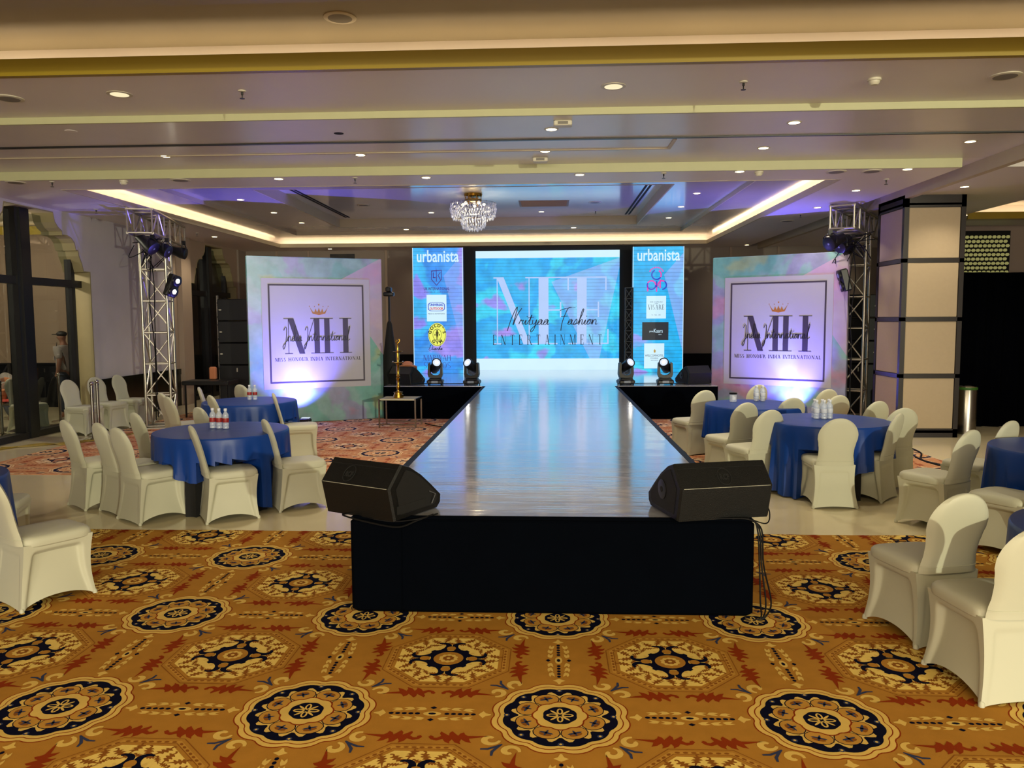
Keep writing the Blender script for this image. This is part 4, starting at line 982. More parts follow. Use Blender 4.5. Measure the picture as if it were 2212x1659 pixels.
# ------------------------------------------------------------------ stage monitors
WP = [(0, 0), (-.05, .207), (.07, .34), (.15, .315), (.26, .25), (.37, .165), (.47, .08), (.465, .03), (.43, 0)]
def wedge(label, loc, rz, L_, s=1., side='R', detail=True):
    w_ = thing('stage_monitor', label, 'speaker', loc, R(rz), 'black wedge stage monitors')
    f = lambda u, v, q: (q, u, v)
    pol = [(a * s, b * s) for a, b in WP]
    mb = MB(); e = .012; cx = sum(a for a, b in pol) / len(pol); cz = sum(b for a, b in pol) / len(pol)
    sh = lambda k: [(cx + (a - cx) * k, cz + (b - cz) * k) for a, b in pol]
    rings = []
    for q, k in ((0, .955), (e, 1.), (L_ - e, 1.), (L_, .955)): rings.append([(q, a, b) for a, b in sh(k)])
    rings_mesh(rings).build('cabinet', 'black_paint', w_)
    # recessed end cheeks
    inner = [(cx + (a - cx) * .78, cz + (b - cz) * .78) for a, b in pol]
    for q0, q1 in ((-.003, .002), (L_ - .002, L_ + .003)):
        MB().prism(inner, q0, q1, f).build('end_recess', 'black_matte', w_, smooth=False)
    if side == 'L':      # round pole socket on the left end
        c = (-.004, cx - .02, cz)
        T = Matrix.Translation(c) @ Matrix.Rotation(-PI / 2, 4, 'Y')
        MB().lathe([(.062 * s, 0), (.062 * s, .004), (.055 * s, .006), (.02 * s, .006), (.018 * s, .003)], 24, T=T).build('pole_socket', 'black', w_)
        MB().lathe([(.016 * s, 0), (.016 * s, .008)], 12, T=T).build('socket_hole', 'hole', w_)
    else:
        MB().box(L_ + .001, L_ + .006, .02 * s, .30 * s, .04 * s, .09 * s).build('connector_bay', 'hole', w_, smooth=False)
        MB().tube([(L_ + .008, .33 * s, .13 * s), (L_ + .035, .36 * s, .11 * s), (L_ + .02, .34 * s, .05 * s)], .005, 6).build('handle', 'black', w_)
    # grille facing the stage
    g0, g1 = Vector((0, .085 * s, .338 * s)), Vector((0, .455 * s, .095 * s))
    if detail:
        # seam line under the top, scuffed lower ridge and round badge on the rear panel
        a, b = Vector((0, pol[1][0], pol[1][1])), Vector((0, pol[2][0], pol[2][1])); n_ = Vector((0, -(b - a).z, (b - a).y)).normalized()
        def onp(t, x, o=.001): p = a + (b - a) * t + n_ * o; return (x, p.y, p.z)
        MB().tube([onp(.78, .02), onp(.78, L_ - .02)], .0015, 5).build('panel_seam', 'hole', w_)
        MB().tube([onp(0, .02, .0), onp(0, L_ * .4, .0), onp(0, L_ - .02, .0)], .0022, 5).build('scuffed_ridge', 'scuff', w_)
        mb = MB(); c0 = .36 if side == 'R' else .5
        mb.tube([onp(.42 + .32 * math.sin(t), c0 * L_ + .036 * math.cos(t) * 1.2, .0015) for t in [2 * PI * i / 28 for i in range(28)]], .0028, 5, closed=True)
        mb.build('badge_ring', 'hole', w_)
        o = sans('badge_lettering', 'RCF', .052, 'hole', w_, c0 * L_, 0, width=.06, bold=.002)
        vv = (b - a).normalized(); ang = math.atan2(vv.y, vv.z)
        p = onp(.30, c0 * L_, .0018); o.location = p; o.rotation_euler = (-ang, 0, 0)
    return w_
wedge('big black wedge stage monitor overhanging the left front corner of the runway', (-1.425, 4.885, SH + .006), -28.5, .56)
wedge('big black wedge stage monitor on the right front corner of the runway', (.76, 4.67, SH + .006), 14.5, .60, side='L')
wedge('black wedge monitor at the far left rear of the stage, behind the brass lamp', (-3.02, 14.75, SH + .006), -25, .48, detail=False)
wedge('small-looking black wedge monitor at the far right rear of the stage', (2.55, 14.62, SH + .006), 22, .48, side='L', detail=False)
cb = MB()
cb.tube(spline([(-1.22, 4.80, .625), (-1.28, 4.73, .63), (-1.1, 4.70, .59), (-.93, 4.70, .565), (-.82, 4.72, .60), (-.72, 4.76, .63)], 6), .006, 6).tube(spline([(-1.2, 4.78, .63), (-1.08, 4.70, .615), (-.95, 4.70, .60), (-.8, 4.71, .615), (-.7, 4.8, .625)], 6), .005, 6)
tag(cb.build('cable', 'cable'), 'black cables looping below the left front stage monitor', 'cable')
cb = MB()
for k in range(3):
    x = 1.25 + .012 * k
    cb.tube(spline([(1.0 + .1 * k, 4.735, .622), (1.2, 4.73, .62), (x, 4.725, .56), (x + .012, 4.71, .35), (x + .02 * (k + 1), 4.70, .12), (x + .03, 4.715, .02), (x - .02, 4.70, .006)], 6), .005, 6)
cb.tube(spline([(1.30, 4.85, .70), (1.345, 4.84, .66), (1.34, 4.80, .60), (1.30, 4.77, .585), (1.2, 4.75, .622)], 6), .004, 6)
tag(cb.build('cable', 'cable'), 'black cables hanging down the right front corner of the runway to the carpet', 'cable')
cb = MB(); cb.tube(spline([(-2.2, 13.7, .012), (-2.0, 13.4, .012), (-1.6, 13.1, .012), (-1.30, 12.9, .012)], 6), .009, 6)
tag(cb.build('cable', 'cable'), 'thin black cable on the carpet right of the side table', 'cable')

# ------------------------------------------------------------------ moving head lights on the stage
def make_head(side):
    h = thing('moving_head_light', 'x', 'stage light')
    ob = MB().bbox(-.15, .15, -.12, .12, .02, .10, .02).bbox(-.11, .11, -.09, .09, .095, .13, .01).build('light_base', 'black', h)
    MB().box(-.06, .06, -.1225, -.12, .04, .085).build('control_display', 'lens_grey', ob, smooth=False)
    mb = MB()
    for sx in (-1, 1):
        for y in (-.09, .09): mb.lathe([(.014, 0), (.014, .022)], 8, (sx * .12, y, 0))
    mb.build('rubber_feet', 'black_matte', h)
    # U-shaped yoke
    out = [(-.135, .30), (-.14, .20), (-.12, .14), (0, .125), (.12, .14), (.14, .20), (.135, .30), (.13, .40), (.105, .42), (.09, .38), (.095, .28), (.09, .215), (.05, .185), (0, .178), (-.05, .185), (-.09, .215), (-.095, .28), (-.09, .38), (-.105, .42), (-.13, .40)]
    MB().prism(out, -.055, .055, lambda u, v, q: (u, q, v)).build('yoke', 'black', h, smooth=False)
    T = Matrix.Translation((0, 0, .345)) @ Matrix.Rotation(R(30 * side), 4, 'Y') @ Matrix.Rotation(R(58), 4, 'X')
    o = MB().lathe([(.05, -.17), (.075, -.16), (.085, -.06), (.088, .06), (.082, .15), (.09, .165), (.088, .185), (.074, .187), (.072, .175)], 24, T=T).build('lamp_head', 'black', h)
    MB().lathe([(.070, .176), (.060, .182), (.01, .184)], 24, T=T).build('lens', 'lens_blue', o)
    MB().lathe([(.032, .1845), (.02, .188), (.005, .189)], 20, T=T).build('lit_core', 'lens_white', o)
    MB().tube([T @ Vector(p) for p in ((.089, 0, -.1), (.091, 0, .14))], .006, 6).build('head_trim', 'chrome', o)
    return h
hl = make_head(1); hr = make_head(-1)
ST = SH + .005
place(hl, (-2.14, 14.62, ST), 0, 'black moving head light on stage before the left LED panel, lens tilted right', 'moving head lights')
place(hr, (-1.45, 14.60, ST), R(-8), 'black moving head light at the left corner of runway and platform', 'moving head lights')
hr2 = place(hl, (1.40, 14.58, ST), R(10), 'black moving head light at the right corner of runway and platform', 'moving head lights')
place(hr, (2.12, 14.58, ST), 0, 'black moving head light on stage before the right LED panel', 'moving head lights')
lamp('SPOT', 'moving_head_beam', (2.16, 14.45, 1.25), 90, (.22, .16, 1.0), (4.0, 12.6, 3.75), .05, 75, 1.)
lamp('SPOT', 'moving_head_beam', (-2.2, 14.45, 1.25), 40, (.25, .2, 1.0), (-5.0, 12.6, 3.8), .05, 60, 1.)
cb = MB()
for a, b in ((-3.0, -1.5), (1.5, 2.7)): cb.tube(spline([(a, 14.72, ST + .012), ((a * 2 + b) / 3, 14.78, ST + .012), ((a + 2 * b) / 3, 14.72, ST + .012), (b, 14.78, ST + .012)], 6), .008, 6)
tag(cb.build('cable', 'cable'), 'black power leads between the moving head lights along the stage edge', 'cable')

# ------------------------------------------------------------------ trusses
def truss_box(mb_fn, A, B, side, seg, rc=.024, rb=.012):
    """four-chord lattice from A to B; returns list of (name, MB)"""
    A, B = Vector(A), Vector(B); d = (B - A); L_ = d.length; d.normalize()
    up = Vector((0, 0, 1)) if abs(d.z) < .9 else Vector(side_dir); s1 = d.cross(up).normalized(); s2 = s1.cross(d).normalized(); h = side / 2
    C_ = [s1 * h * a + s2 * h * b for a, b in ((-1, -1), (1, -1), (1, 1), (-1, 1))]
    ch = [MB().tube([A + c, B + c], rc, 10) for c in C_]
    lac = MB(); n = max(1, round(L_ / seg))
    for k in range(n + 1):
        p = A + d * (L_ * k / n)
        for i in range(4): lac.tube([p + C_[i], p + C_[(i + 1) % 4]], rb * 1.25, 6, cap=False)
    for k in range(n):
        p, q = A + d * (L_ * k / n), A + d * (L_ * (k + 1) / n)
        for i in range(4):
            a, b = (C_[i], C_[(i + 1) % 4]) if (k + i) % 2 else (C_[(i + 1) % 4], C_[i])
            lac.tube([p + a, q + b], rb, 6, cap=False)
    return ch, lac
side_dir = (1, 0, 0)
def truss(label, base, a_tower, p0, p1, z0, z1, side=.40):
    """tower at base turned by a_tower plus horizontal box from p0 to p1"""
    global side_dir
    t = thing('truss_tower', label, 'truss', (base[0], base[1], 0))
    side_dir = (math.cos(a_tower), math.sin(a_tower), 0)
    ch, lac = truss_box(None, (0, 0, .04), (0, 0, z0 + .02), side, .52)
    for c in ch: c.build('tower_chord', 'alu', t)
    lac.build('tower_lacing', 'alu', t)
    T = Matrix.Rotation(a_tower, 4, 'Z')
    MB().box(-.32, .32, -.32, .32, .002, .022, T=T).build('base_plate', 'alu', t, smooth=False)
    A = (p0[0] - base[0], p0[1] - base[1], (z0 + z1) / 2); B = (p1[0] - base[0], p1[1] - base[1], (z0 + z1) / 2)
    ch, lac = truss_box(None, A, B, z1 - z0 - .03, .40)
    for c in ch: c.build('boom_chord', 'alu', t)
    lac.build('boom_lacing', 'alu', t)
    return t
truss('aluminium lattice truss tower with boom carrying par lights, left by the window wall', (-6.74, 13.30), R(14), (-6.50, 12.36), (-7.10, 14.75), 3.22, 3.62)
truss('aluminium lattice truss tower with boom carrying par lights, right before the square column', (5.26, 13.95), R(-31), (4.66, 12.97), (5.80, 14.85), 3.24, 3.63)
def par(label, loc, aim, r=.10, L_=.24, lens='lens_grey', lights=1, hang=.16, roll=0):
    p = thing('par_light', label, 'stage light', loc)
    d = Vector(aim).normalized(); q = d.to_track_quat('Z', 'Y').to_matrix().to_4x4() @ Matrix.Rotation(R(roll), 4, 'Z')
    if lights == 1:
        MB().lathe([(r * .45, -L_), (r * .7, -L_ * .93), (r * .8, -L_ * .5), (r, -.05), (r, .03), (r * .9, .035)], 22, T=q).build('lamp_can', 'black', p)
        MB().lathe([(r * .92, .020), (r * .5, .032), (.004, .036)], 22, T=q).build('lens', lens, p)
    else:
        MB().bbox(-.19, .19, -.1, .1, -.13, .0, .02, T=q).build('lamp_can', 'black', p)
        for sx in (-.095, .095):
            T2 = q @ Matrix.Translation((sx, 0, 0))
            MB().lathe([(.088, -.02), (.092, .02), (.084, .024)], 20, T=T2).build('lamp_ring', 'black', p)
            MB().lathe([(.080, .016), (.04, .024), (.004, .026)], 20, T=T2).build('lens', lens, p)
    if hang:
        s_ = d.cross(Vector((0, 0, 1))); s_.normalize(); w_ = r * 1.15
        top = Vector((0, 0, hang)); MB().tube([s_ * w_, s_ * w_ + Vector((0, 0, hang * .7)), s_ * w_ * .5 + top, -s_ * w_ * .5 + top, -s_ * w_ + Vector((0, 0, hang * .7)), -s_ * w_], .009, 6).build('yoke', 'black', p)
        MB().box(-.03, .03, -.02, .02, hang - .01, hang + .06).build('clamp', 'black', p, smooth=False)
    return p
par('black par can under the left truss boom, grey lens aimed down right', (-6.50, 12.75, 3.03), (.75, -.15, -.62), .12, .34, hang=.15)
par('second black par can under the left truss boom, beside the first', (-6.36, 12.95, 2.99), (.85, -.05, -.45), .11, .3, hang=.16)
par('boxy black spotlight hanging furthest back under the left truss boom', (-6.45, 13.75, 3.02), (.9, .1, -.25), .10, .26, 'hole', hang=.16)
par('black twin flood on the left truss tower with two bright white lenses', (-6.36, 13.18, 2.42), (.9, -.35, -.18), lens='lens_strip', lights=2, hang=0, roll=75)
par('black par can under the right truss boom, grey lens aimed left', (4.50, 13.02, 3.02), (-.82, -.42, -.38), .12, .3, hang=.15)
par('second black par can behind the first under the right truss boom', (4.78, 13.35, 3.0), (-.7, -.5, -.5), .11, .28, hang=.17)
par('dark spotlight tucked inside the right truss corner', (5.02, 13.62, 2.98), (.3, -.6, -.7), .11, .26, 'hole', hang=.18)
par('black twin flood clamped on the left side of the right truss tower', (4.93, 13.70, 2.45), (-.96, .05, -.25), lens='lens_grey', lights=2, hang=0, roll=90)
def wires(label, seeds, c, spread):
    rnd = random.Random(seeds); mb = MB()
    for k in range(9):
        p = [(c[0] + rnd.uniform(-1, 1) * spread[0], c[1] + rnd.uniform(-1, 1) * spread[1], c[2] + rnd.uniform(-1, .3) * spread[2] * (j % 2 + .3)) for j in range(4)]
        mb.tube(spline(p, 5), .007, 5)
    mb.tube(spline([(c[0] - .02, c[1], c[2] + .05), (c[0] + .06, c[1], c[2] - .6), (c[0] + .02, c[1] + .05, c[2] - 1.4), (c[0] + .04, c[1], c[2] - 2.9)], 6), .008, 5)
    mb.tube(spline([(c[0] + .05, c[1], c[2]), (c[0] - .04, c[1] + .03, c[2] - .9), (c[0] + .03, c[1], c[2] - 1.8), (c[0], c[1], c[2] - 2.95)], 6), .008, 5)
    return tag(mb.build('cable', 'cable'), label, 'cable')
wires('tangle of black cables under the left truss boom', 3, (-6.72, 13.05, 3.10), (.25, .35, .35))
wires('tangle of black cables under the right truss boom', 5, (5.06, 13.55, 3.12), (.3, .35, .35))

# uplights in front of the two backdrops
def uplight(label, loc, aim, e, col, blend, ang):
    u = thing('uplight', label, 'stage light', loc)
    MB().bbox(-.09, .09, -.07, .07, .0, .12, .02).build('lamp_body', 'black', u)
    MB().box(-.07, .07, -.05, .05, .119, .126).build('lens', 'lens_blue', u, smooth=False)
    lamp('SPOT', 'uplight_beam', (loc[0], loc[1], loc[2] + .16), e, col, aim, .05, ang, blend)
uplight('low LED uplight on the floor before the left backdrop, throwing violet-blue light', (-4.28, 13.52, .005), (-4.8, 14.0, 2.3), 620, (.16, .13, 1.0), 1., 110)
lamp('SPOT', 'uplight_core', (-4.28, 13.52, .17), 70, (.40, .5, 1.0), (-4.62, 13.95, 1.5), .03, 42, 1.)
uplight('low LED uplight on the floor before the right backdrop, throwing violet-blue light', (4.30, 13.80, .005), (3.85, 14.5, 2.3), 620, (.16, .13, 1.0), 1., 110)
lamp('SPOT', 'uplight_core', (4.30, 13.80, .17), 100, (.5, .75, 1.0), (4.05, 14.35, 1.5), .03, 36, 1.)

# ------------------------------------------------------------------ loudspeaker stacks
def cab(label, x0, x1, y, z0, z1, sub=False, d=.5):
    c = thing('loudspeaker', label, 'speaker', (x0, y, z0), 0, 'stacked black loudspeaker cabinets'); W_ = x1 - x0; H_ = z1 - z0
    MB().bbox(0, W_, 0, d, .003, H_ - .003, .012).build('cabinet', 'black_paint', c, smooth=False); gr_ = None
    gr_ = MB().box(.02, W_ - .02, -.006, .001, .02, H_ - .02).build('grille', 'grille', c, smooth=False)
    if sub: MB().box(W_ * .5 - .012, W_ * .5 + .012, -.009, -.005, H_ * .85, H_ * .85 + .08).build('badge', 'white_plastic', gr_, smooth=False)
    else:
        MB().lathe([(.03, 0), (.03, .003)], 14, T=Matrix.Translation((.06, -.006, H_ * .5)) @ Matrix.Rotation(PI / 2, 4, 'X') @ Matrix.Scale(.4, 4, (0, 1, 0))).lathe([(.03, 0), (.03, .003)], 14, T=Matrix.Translation((W_ - .06, -.006, H_ * .5)) @ Matrix.Rotation(PI / 2, 4, 'X') @ Matrix.Scale(.4, 4, (0, 1, 0))).build('badge', 'white_plastic', gr_)
    mb = MB()
    for x in (-.015, W_ + .003): mb.box(x, x + .012, .02, .1, .06, .1).box(x, x + .012, .02, .1, H_ - .1, H_ - .06)
    mb.build('rigging_plate', 'black', c, smooth=False)
for nm, x0, x1, y in (('left', -6.64, -5.90, 15.5), ('right', 5.52, 6.24, 15.3)):
    z0 = .95
    cab('large black subwoofer at the bottom of the %s loudspeaker stack' % nm, x0, x1, y, .004, z0, True)
    for k, w_ in enumerate(('lowest', 'middle', 'topmost')): cab('%s of the three black line cabinets in the %s loudspeaker stack' % (w_, nm), x0, x1, y, z0 + .44 * k, z0 + .44 * (k + 1))
mb = MB().tube([(0, 0, .02), (0, 0, 2.35)], .025, 8); t_ = thing('speaker_stand', 'thin steel stand with cable standing behind the left loudspeaker stack', 'stand', (-6.80, 15.9, 0)); mb.build('pole', 'chrome', t_); MB().lathe([(.2, 0), (.2, .02), (.03, .03)], 16, (0, 0, .002)).build('stand_base', 'black', t_)
fc = thing('equipment_case', 'dark equipment desk with papers behind the left tables, near the truss', 'desk', (-6.4, 14.5, 0))
MB().bbox(-.55, .35, 0, .5, .62, .70, .01).build('desk_top', 'black', fc, smooth=False)
for x in (-.5, .3):
    for y in (.05, .45): MB().tube([(x, y, .004), (x, y, .62)], .02, 6).build('leg', 'black', fc)
tag(MB().bbox(-6.55, -6.42, 14.8, 14.9, .705, .95, .02).build('orange_box', 'shirt_orange'), 'small orange box standing on the dark equipment desk', 'box')
tag(MB().ball((-5.72, 12.3, .05), .18, 10, sc_=(1.2, .8, .25)).build('red_bag', 'red_cloth'), 'red cloth bundle on the carpet beside the left truss foot', 'cloth')

# ------------------------------------------------------------------ column, curtain, bin
c = struct(thing('pillar', 'x', 'x')); del c['label'], c['category']
x0, x1, y0, y1 = 5.30, 6.20, 12.2, 13.15
MB().box(x0 + .02, x1 - .02, y0 + .02, y1 - .02, 0, 3.648).build('column_core', 'dark_wood', c, smooth=False)
zz = [.10, .94, 1.80, 2.68, 3.50]
mb = MB()
for z in zz: mb.box(x0, x1, y0, y1, z - .03, z + .03)
mb.box(x0, x1, y0, y1, 0, .11).box(x0, x1, y0, y1, 3.50, 3.649)
for x in (x0, x1 - .07): mb.box(x, x + .07, y0, y0 + .07, 0, 3.649).box(x, x + .07, y1 - .07, y1, 0, 3.649)
mb.build('column_frame', 'dark_wood', c, smooth=False)
for k in range(4):
    MB().bbox(x0 + .075, x1 - .075, y0 + .008, y0 + .03, zz[k] + .035, zz[k + 1] - .035, .006).build('front_panel', 'fabric_panel', c, smooth=False)
    MB().bbox(x0 + .008, x0 + .03, y0 + .075, y1 - .075, zz[k] + .035, zz[k + 1] - .035, .006).build('side_panel', 'fabric_panel', c, smooth=False)
    MB().bbox(x1 - .03, x1 - .008, y0 + .075, y1 - .075, zz[k] + .035, zz[k + 1] - .035, .006).build('side_panel', 'fabric_panel', c, smooth=False)
mb = MB(); n = 240; P = []
for i in range(n + 1):
    x = 6.45 + (XR - .3 - 6.45) * i / n; y = 13.4 + .035 * math.sin(x * 21) + .015 * math.sin(x * 47)
    P += [(x, y, .01), (x, y, 2.56 + .004 * math.sin(x * 3))]
mb.add(P, [(2 * i, 2 * i + 2, 2 * i + 3, 2 * i + 1) for i in range(n)])
M['curtain'] = mat('black_curtain_cloth', '#020307', .95, var=.3, spec=.03)
o = mb.build('black_curtain', 'curtain', fix=False); mo = o.modifiers.new('th', 'SOLIDIFY'); mo.thickness = .008
tag(o, 'tall black pleated curtain closing off the right side behind the column', 'curtain')
b = thing('waste_bin', 'tall brushed steel waste bin with green rim right of the column', 'bin', (6.53, 12.62, 0))
MB().lathe([(.14, .003), (.15, .01), (.152, .70), (.15, .705)], 32).build('bin_body', 'chrome', b)
MB().lathe([(.153, .70), (.156, .705), (.156, .735), (.15, .74)], 32).build('green_rim', mat('green_bin_liner', '#2e5c1c', .4, var=.2), b)
MB().lathe([(.15, .738), (.152, .75), (.12, .775), (.06, .785), (.01, .786)], 32).build('bin_lid', 'polished', b)

# ------------------------------------------------------------------ side table and tall brass oil lamp
t = thing('side_table', 'low chrome-legged side table with cream top, left of the runway below the stage', 'table', (-2.57, 13.38, 0), R(-3))
MB().bbox(-.30, .30, -.24, .24, .472, .498, .006).build('table_top', 'white_top', t, smooth=False)
mb = MB().box(-.325, -.30, -.25, .25, .46, .50).box(.30, .325, -.25, .25, .46, .50); mb.build('side_rail', 'chrome', t, smooth=False)
for sx in (-1, 1):
    for sy in (-1, 1): MB().box(sx * .3125 - .0125, sx * .3125 + .0125, sy * .2375 - .0125, sy * .2375 + .0125, .005, .46).build('leg', 'chrome', t, smooth=False)
mb = MB()
for sy in (-1, 1): mb.box(-.30, .30, sy * .2375 - .01, sy * .2375 + .01, .05, .07)
mb.build('stretcher', 'chrome', t, smooth=False)
o = MB().prism([(a * .09, b_ * .05) for a, b_ in ell(1, 1, 14)], .4985, .5, lambda u, v, q: (u - .06, v - .12, q)).build('yellow_paint_patch', mat('turmeric_mark', '#c9a01c', .6), t, smooth=False)
l = thing('brass_oil_lamp', 'tall tiered brass ceremonial oil lamp standing on the side table', 'lamp', (-2.60, 13.36, .503))
MB().lathe([(.085, 0), (.09, .005), (.088, .05), (.075, .055), (.07, .085), (.085, .09), (.085, .096), (.03, .105)], 28).build('lamp_foot', 'brass', l)
pr = [(.03, .10), (.022, .13), (.034, .17), (.036, .19), (.022, .22), (.028, .30), (.038, .335), (.022, .35), (.034, .375), (.022, .40), (.03, .46), (.024, .55), (.034, .57), (.022, .60), (.024, .66), (.03, .74), (.018, .80), (.026, .83), (.016, .86), (.02, .90), (.012, .915)]
MB().lathe(pr, 20).build('lamp_stem', 'brass', l)
MB().lathe([(.02, .575), (.06, .585), (.105, .60), (.107, .604), (.06, .592), (.02, .586)], 28).build('oil_tray', 'brass', l)
MB().lathe([(.02, .77), (.05, .775), (.082, .788), (.083, .792), (.05, .781), (.02, .778)], 28).build('oil_tray', 'brass', l)
mb = MB().ball((0, 0, .93), .022, 8).tube(spline([(.0, 0, .93), (-.03, 0, .955), (-.02, 0, .985), (.005, 0, .975)], 5), [.012] * 15 + [.008], 7).tube(spline([(.0, 0, .94), (.03, 0, .955), (.035, 0, .99), (.02, 0, 1.0)], 5), [.013] * 15 + [.004], 7)
mb.build('bird_finial', 'brass', l)
for sx in (-1, 1): MB().ball((sx * .085, 0, .615), .014, 7).build('wick_cup', 'polished', l)

# ------------------------------------------------------------------ stanchions
def stanchion():
    s = thing('rope_post', 'x', 'barrier post')
    MB().lathe([(.15, .003), (.15, .012), (.12, .03), (.03, .045)], 28).build('post_base', 'polished', s)
    MB().lathe([(.025, .04), (.025, .82), (.03, .822), (.03, .845), (.018, .85)], 16).build('post_tube', 'chrome', s)
    MB().ball((0, 0, .875), .032, 10).build('post_ball', 'polished', s)
    return s
sp = stanchion()
place(sp, (-7.08, 11.80, 0), 0, 'steel rope post, nearer of the pair before the window chairs', 'steel rope posts')
place(sp, (-7.24, 12.22, 0), 0, 'steel rope post, farther of the pair before the window chairs', 'steel rope posts')
place(sp, (-8.80, 12.15, 0), 0, 'steel rope post at the far left seen through the window', 'steel rope posts')
place(sp, (-8.95, 13.9, 0), 0, 'steel rope post beside the orange-shirted person', 'steel rope posts')
cb = MB()
for k in range(3): cb.tube(spline([(-8.0, 10.5 + k * .25, .012), (-7.6, 11.35 - k * .12, .012), (-7.2, 11.25 + k * .15, .012), (-6.9, 11.9, .012), (-6.7, 12.6 + .1 * k, .012)], 7), .010, 6)
tag(cb.build('cable', 'cable_yellow'), 'yellow extension cables on the floor below the left window', 'cable')
cb = MB()
for k in range(2): cb.tube(spline([(5.1 - k * .2, 13.2, .012), (5.0, 11.6 + .1 * k, .012), (4.85 + .15 * k, 10.8, .012), (4.75, 10.1, .012), (4.9 + .2 * k, 9.4, .012)], 7), .012, 6)
tag(cb.build('cable', 'cable'), 'black cables running across the tiles right of the tables', 'cable')

# ------------------------------------------------------------------ chandelier
ch = thing('chandelier', 'crystal chandelier glowing warm, hanging from the raised ceiling over the stage', 'chandelier', (-1.36, 14.2, 4.066))
MB().lathe([(.16, -.001), (.165, -.01), (.155, -.05), (.14, -.055)], 28).lathe([(.15, -.10), (.155, -.105), (.155, -.15), (.15, -.155)], 28).build('canopy', 'brass', ch)
mb = MB()
for i in range(6): a = i * PI / 3; mb.tube([(.14 * math.cos(a), .14 * math.sin(a), -.03), (.14 * math.cos(a), .14 * math.sin(a), -.2)], .008, 6)
mb.build('rods', 'brass', ch)
for i in range(5):
    a = i * 2 * PI / 5 + .3; MB().ball((.2 * math.cos(a), .2 * math.sin(a), -.185), .028, 8).build('bulb', 'lamp_warm', ch)
rnd = random.Random(2); mb = MB()
def drop(mb, p, r, h, a):
    c, s_ = math.cos(a) * r, math.sin(a) * r
    mb.add([(p[0], p[1], p[2] + h), (p[0] + c, p[1] + s_, p[2]), (p[0] - s_, p[1] + c, p[2]), (p[0] - c, p[1] - s_, p[2]), (p[0] + s_, p[1] - c, p[2]), (p[0], p[1], p[2] - h)], [(0, 1, 2), (0, 2, 3), (0, 3, 4), (0, 4, 1), (5, 2, 1), (5, 3, 2), (5, 4, 3), (5, 1, 4)])
tiers = [(.40, -.20), (.41, -.26), (.405, -.32), (.39, -.38), (.36, -.43), (.30, -.24), (.31, -.31), (.21, -.42), (.22, -.48), (.215, -.54), (.19, -.59), (.14, -.62), (.08, -.64)]
for r, z in tiers:
    n = int(2 * PI * r / .05)
    for i in range(n):
        a = 2 * PI * (i + rnd.random() * .4) / n; drop(mb, (r * math.cos(a), r * math.sin(a), z + rnd.uniform(-.015, .015)), .016, .034, rnd.random())
o = mb.build('crystal_drops', 'crystal', ch, smooth=False); o['kind'] = 'stuff'
mb = MB()
for r, z in ((.40, -.17), (.30, -.2), (.21, -.40)): mb.tube([(r * math.cos(a), r * math.sin(a), z) for a in [2 * PI * i / 36 for i in range(36)]], .006, 5, closed=True)
mb.build('crystal_ring_frame', 'polished', ch)
lamp('POINT', 'chandelier_light', (-1.36, 14.2, 3.80), 14, (1, .78, .42), None, .08)

# ------------------------------------------------------------------ ceiling fixtures
def dl(z, pts, lit=True, r=.055, e=55):
    for k, (x, y, lab) in enumerate(pts):
        d = thing('downlight', lab, 'ceiling light', (x, y, z))
        MB().lathe([(r * 1.35, -.0005), (r * 1.35, -.004), (r * 1.05, -.007), (r, -.006)], 20).build('trim_ring', 'white_plastic', d)
        MB().lathe([(r * .98, -.0062), (r * .8, -.0085), (.004, -.009)], 20).build('lamp_face', 'lamp_warm' if lit else 'lamp_dim', d)
        if lit and e: lamp('SPOT', 'downlight_beam', (x, y, z - .03), e, (1, .86, .6), (x, y, 0), .05, 130, .7)
def fix(kind, z, x, y, lab):
    if kind == 'speaker':
        f = thing('ceiling_speaker', lab, 'speaker', (x, y, z)); MB().lathe([(.125, -.0005), (.125, -.006), (.11, -.010)], 30).build('speaker_rim', 'white_plastic', f); MB().lathe([(.108, -.0095), (.06, -.011), (.004, -.0115)], 30).build('speaker_grille', 'grey_plastic', f)
    elif kind == 'sprinkler':
        f = thing('fire_sprinkler', lab, 'sprinkler', (x, y, z)); MB().lathe([(.035, -.0005), (.034, -.008), (.012, -.012)], 16).build('escutcheon', 'white_plastic', f)
        MB().lathe([(.010, -.012), (.010, -.035), (.005, -.04), (.005, -.06)], 8).lathe([(.022, -.066), (.022, -.069)], 14).build('sprinkler_body', 'black', f)
    elif kind == 'detector':
        f = thing('smoke_detector', lab, 'detector', (x, y, z)); MB().lathe([(.055, -.0005), (.055, -.018), (.045, -.02)], 22).build('detector_base', 'white_plastic', f)
        MB().lathe([(.045, -.02), (.043, -.036), (.028, -.052), (.01, -.054)], 22).build('detector_dome', 'white_plastic', f)
    elif kind == 'box':
        f = thing('ceiling_box', lab, 'sensor box', (x, y, z)); MB().bbox(-.09, .09, -.06, .06, -.05, -.001, .008).build('box_body', 'white_plastic', f, smooth=False); MB().box(-.05, .05, -.0615, -.059, -.04, -.012).build('vent_slot', 'grey_plastic', f, smooth=False)
dl(3.825, [(-3.78, 6.94, 'large chrome downlight at left on the beam nearest the camera'), (.55, 6.99, 'large warm downlight right of centre on the beam nearest the camera')], False, .08)
for k, a in enumerate(((-4.83, 7.0, 'speaker', 'round ceiling speaker at the far left of the nearest beam'), (3.78, 6.91, 'speaker', 'round ceiling speaker at the far right of the nearest beam'), (-2.67, 6.91, 'sprinkler', 'fire sprinkler left on the nearest beam'), (1.64, 6.93, 'sprinkler', 'fire sprinkler right on the nearest beam'), (2.72, 6.92, 'detector', 'smoke detector on the nearest beam at right'))): fix(a[2], 3.825, a[0], a[1], a[3])
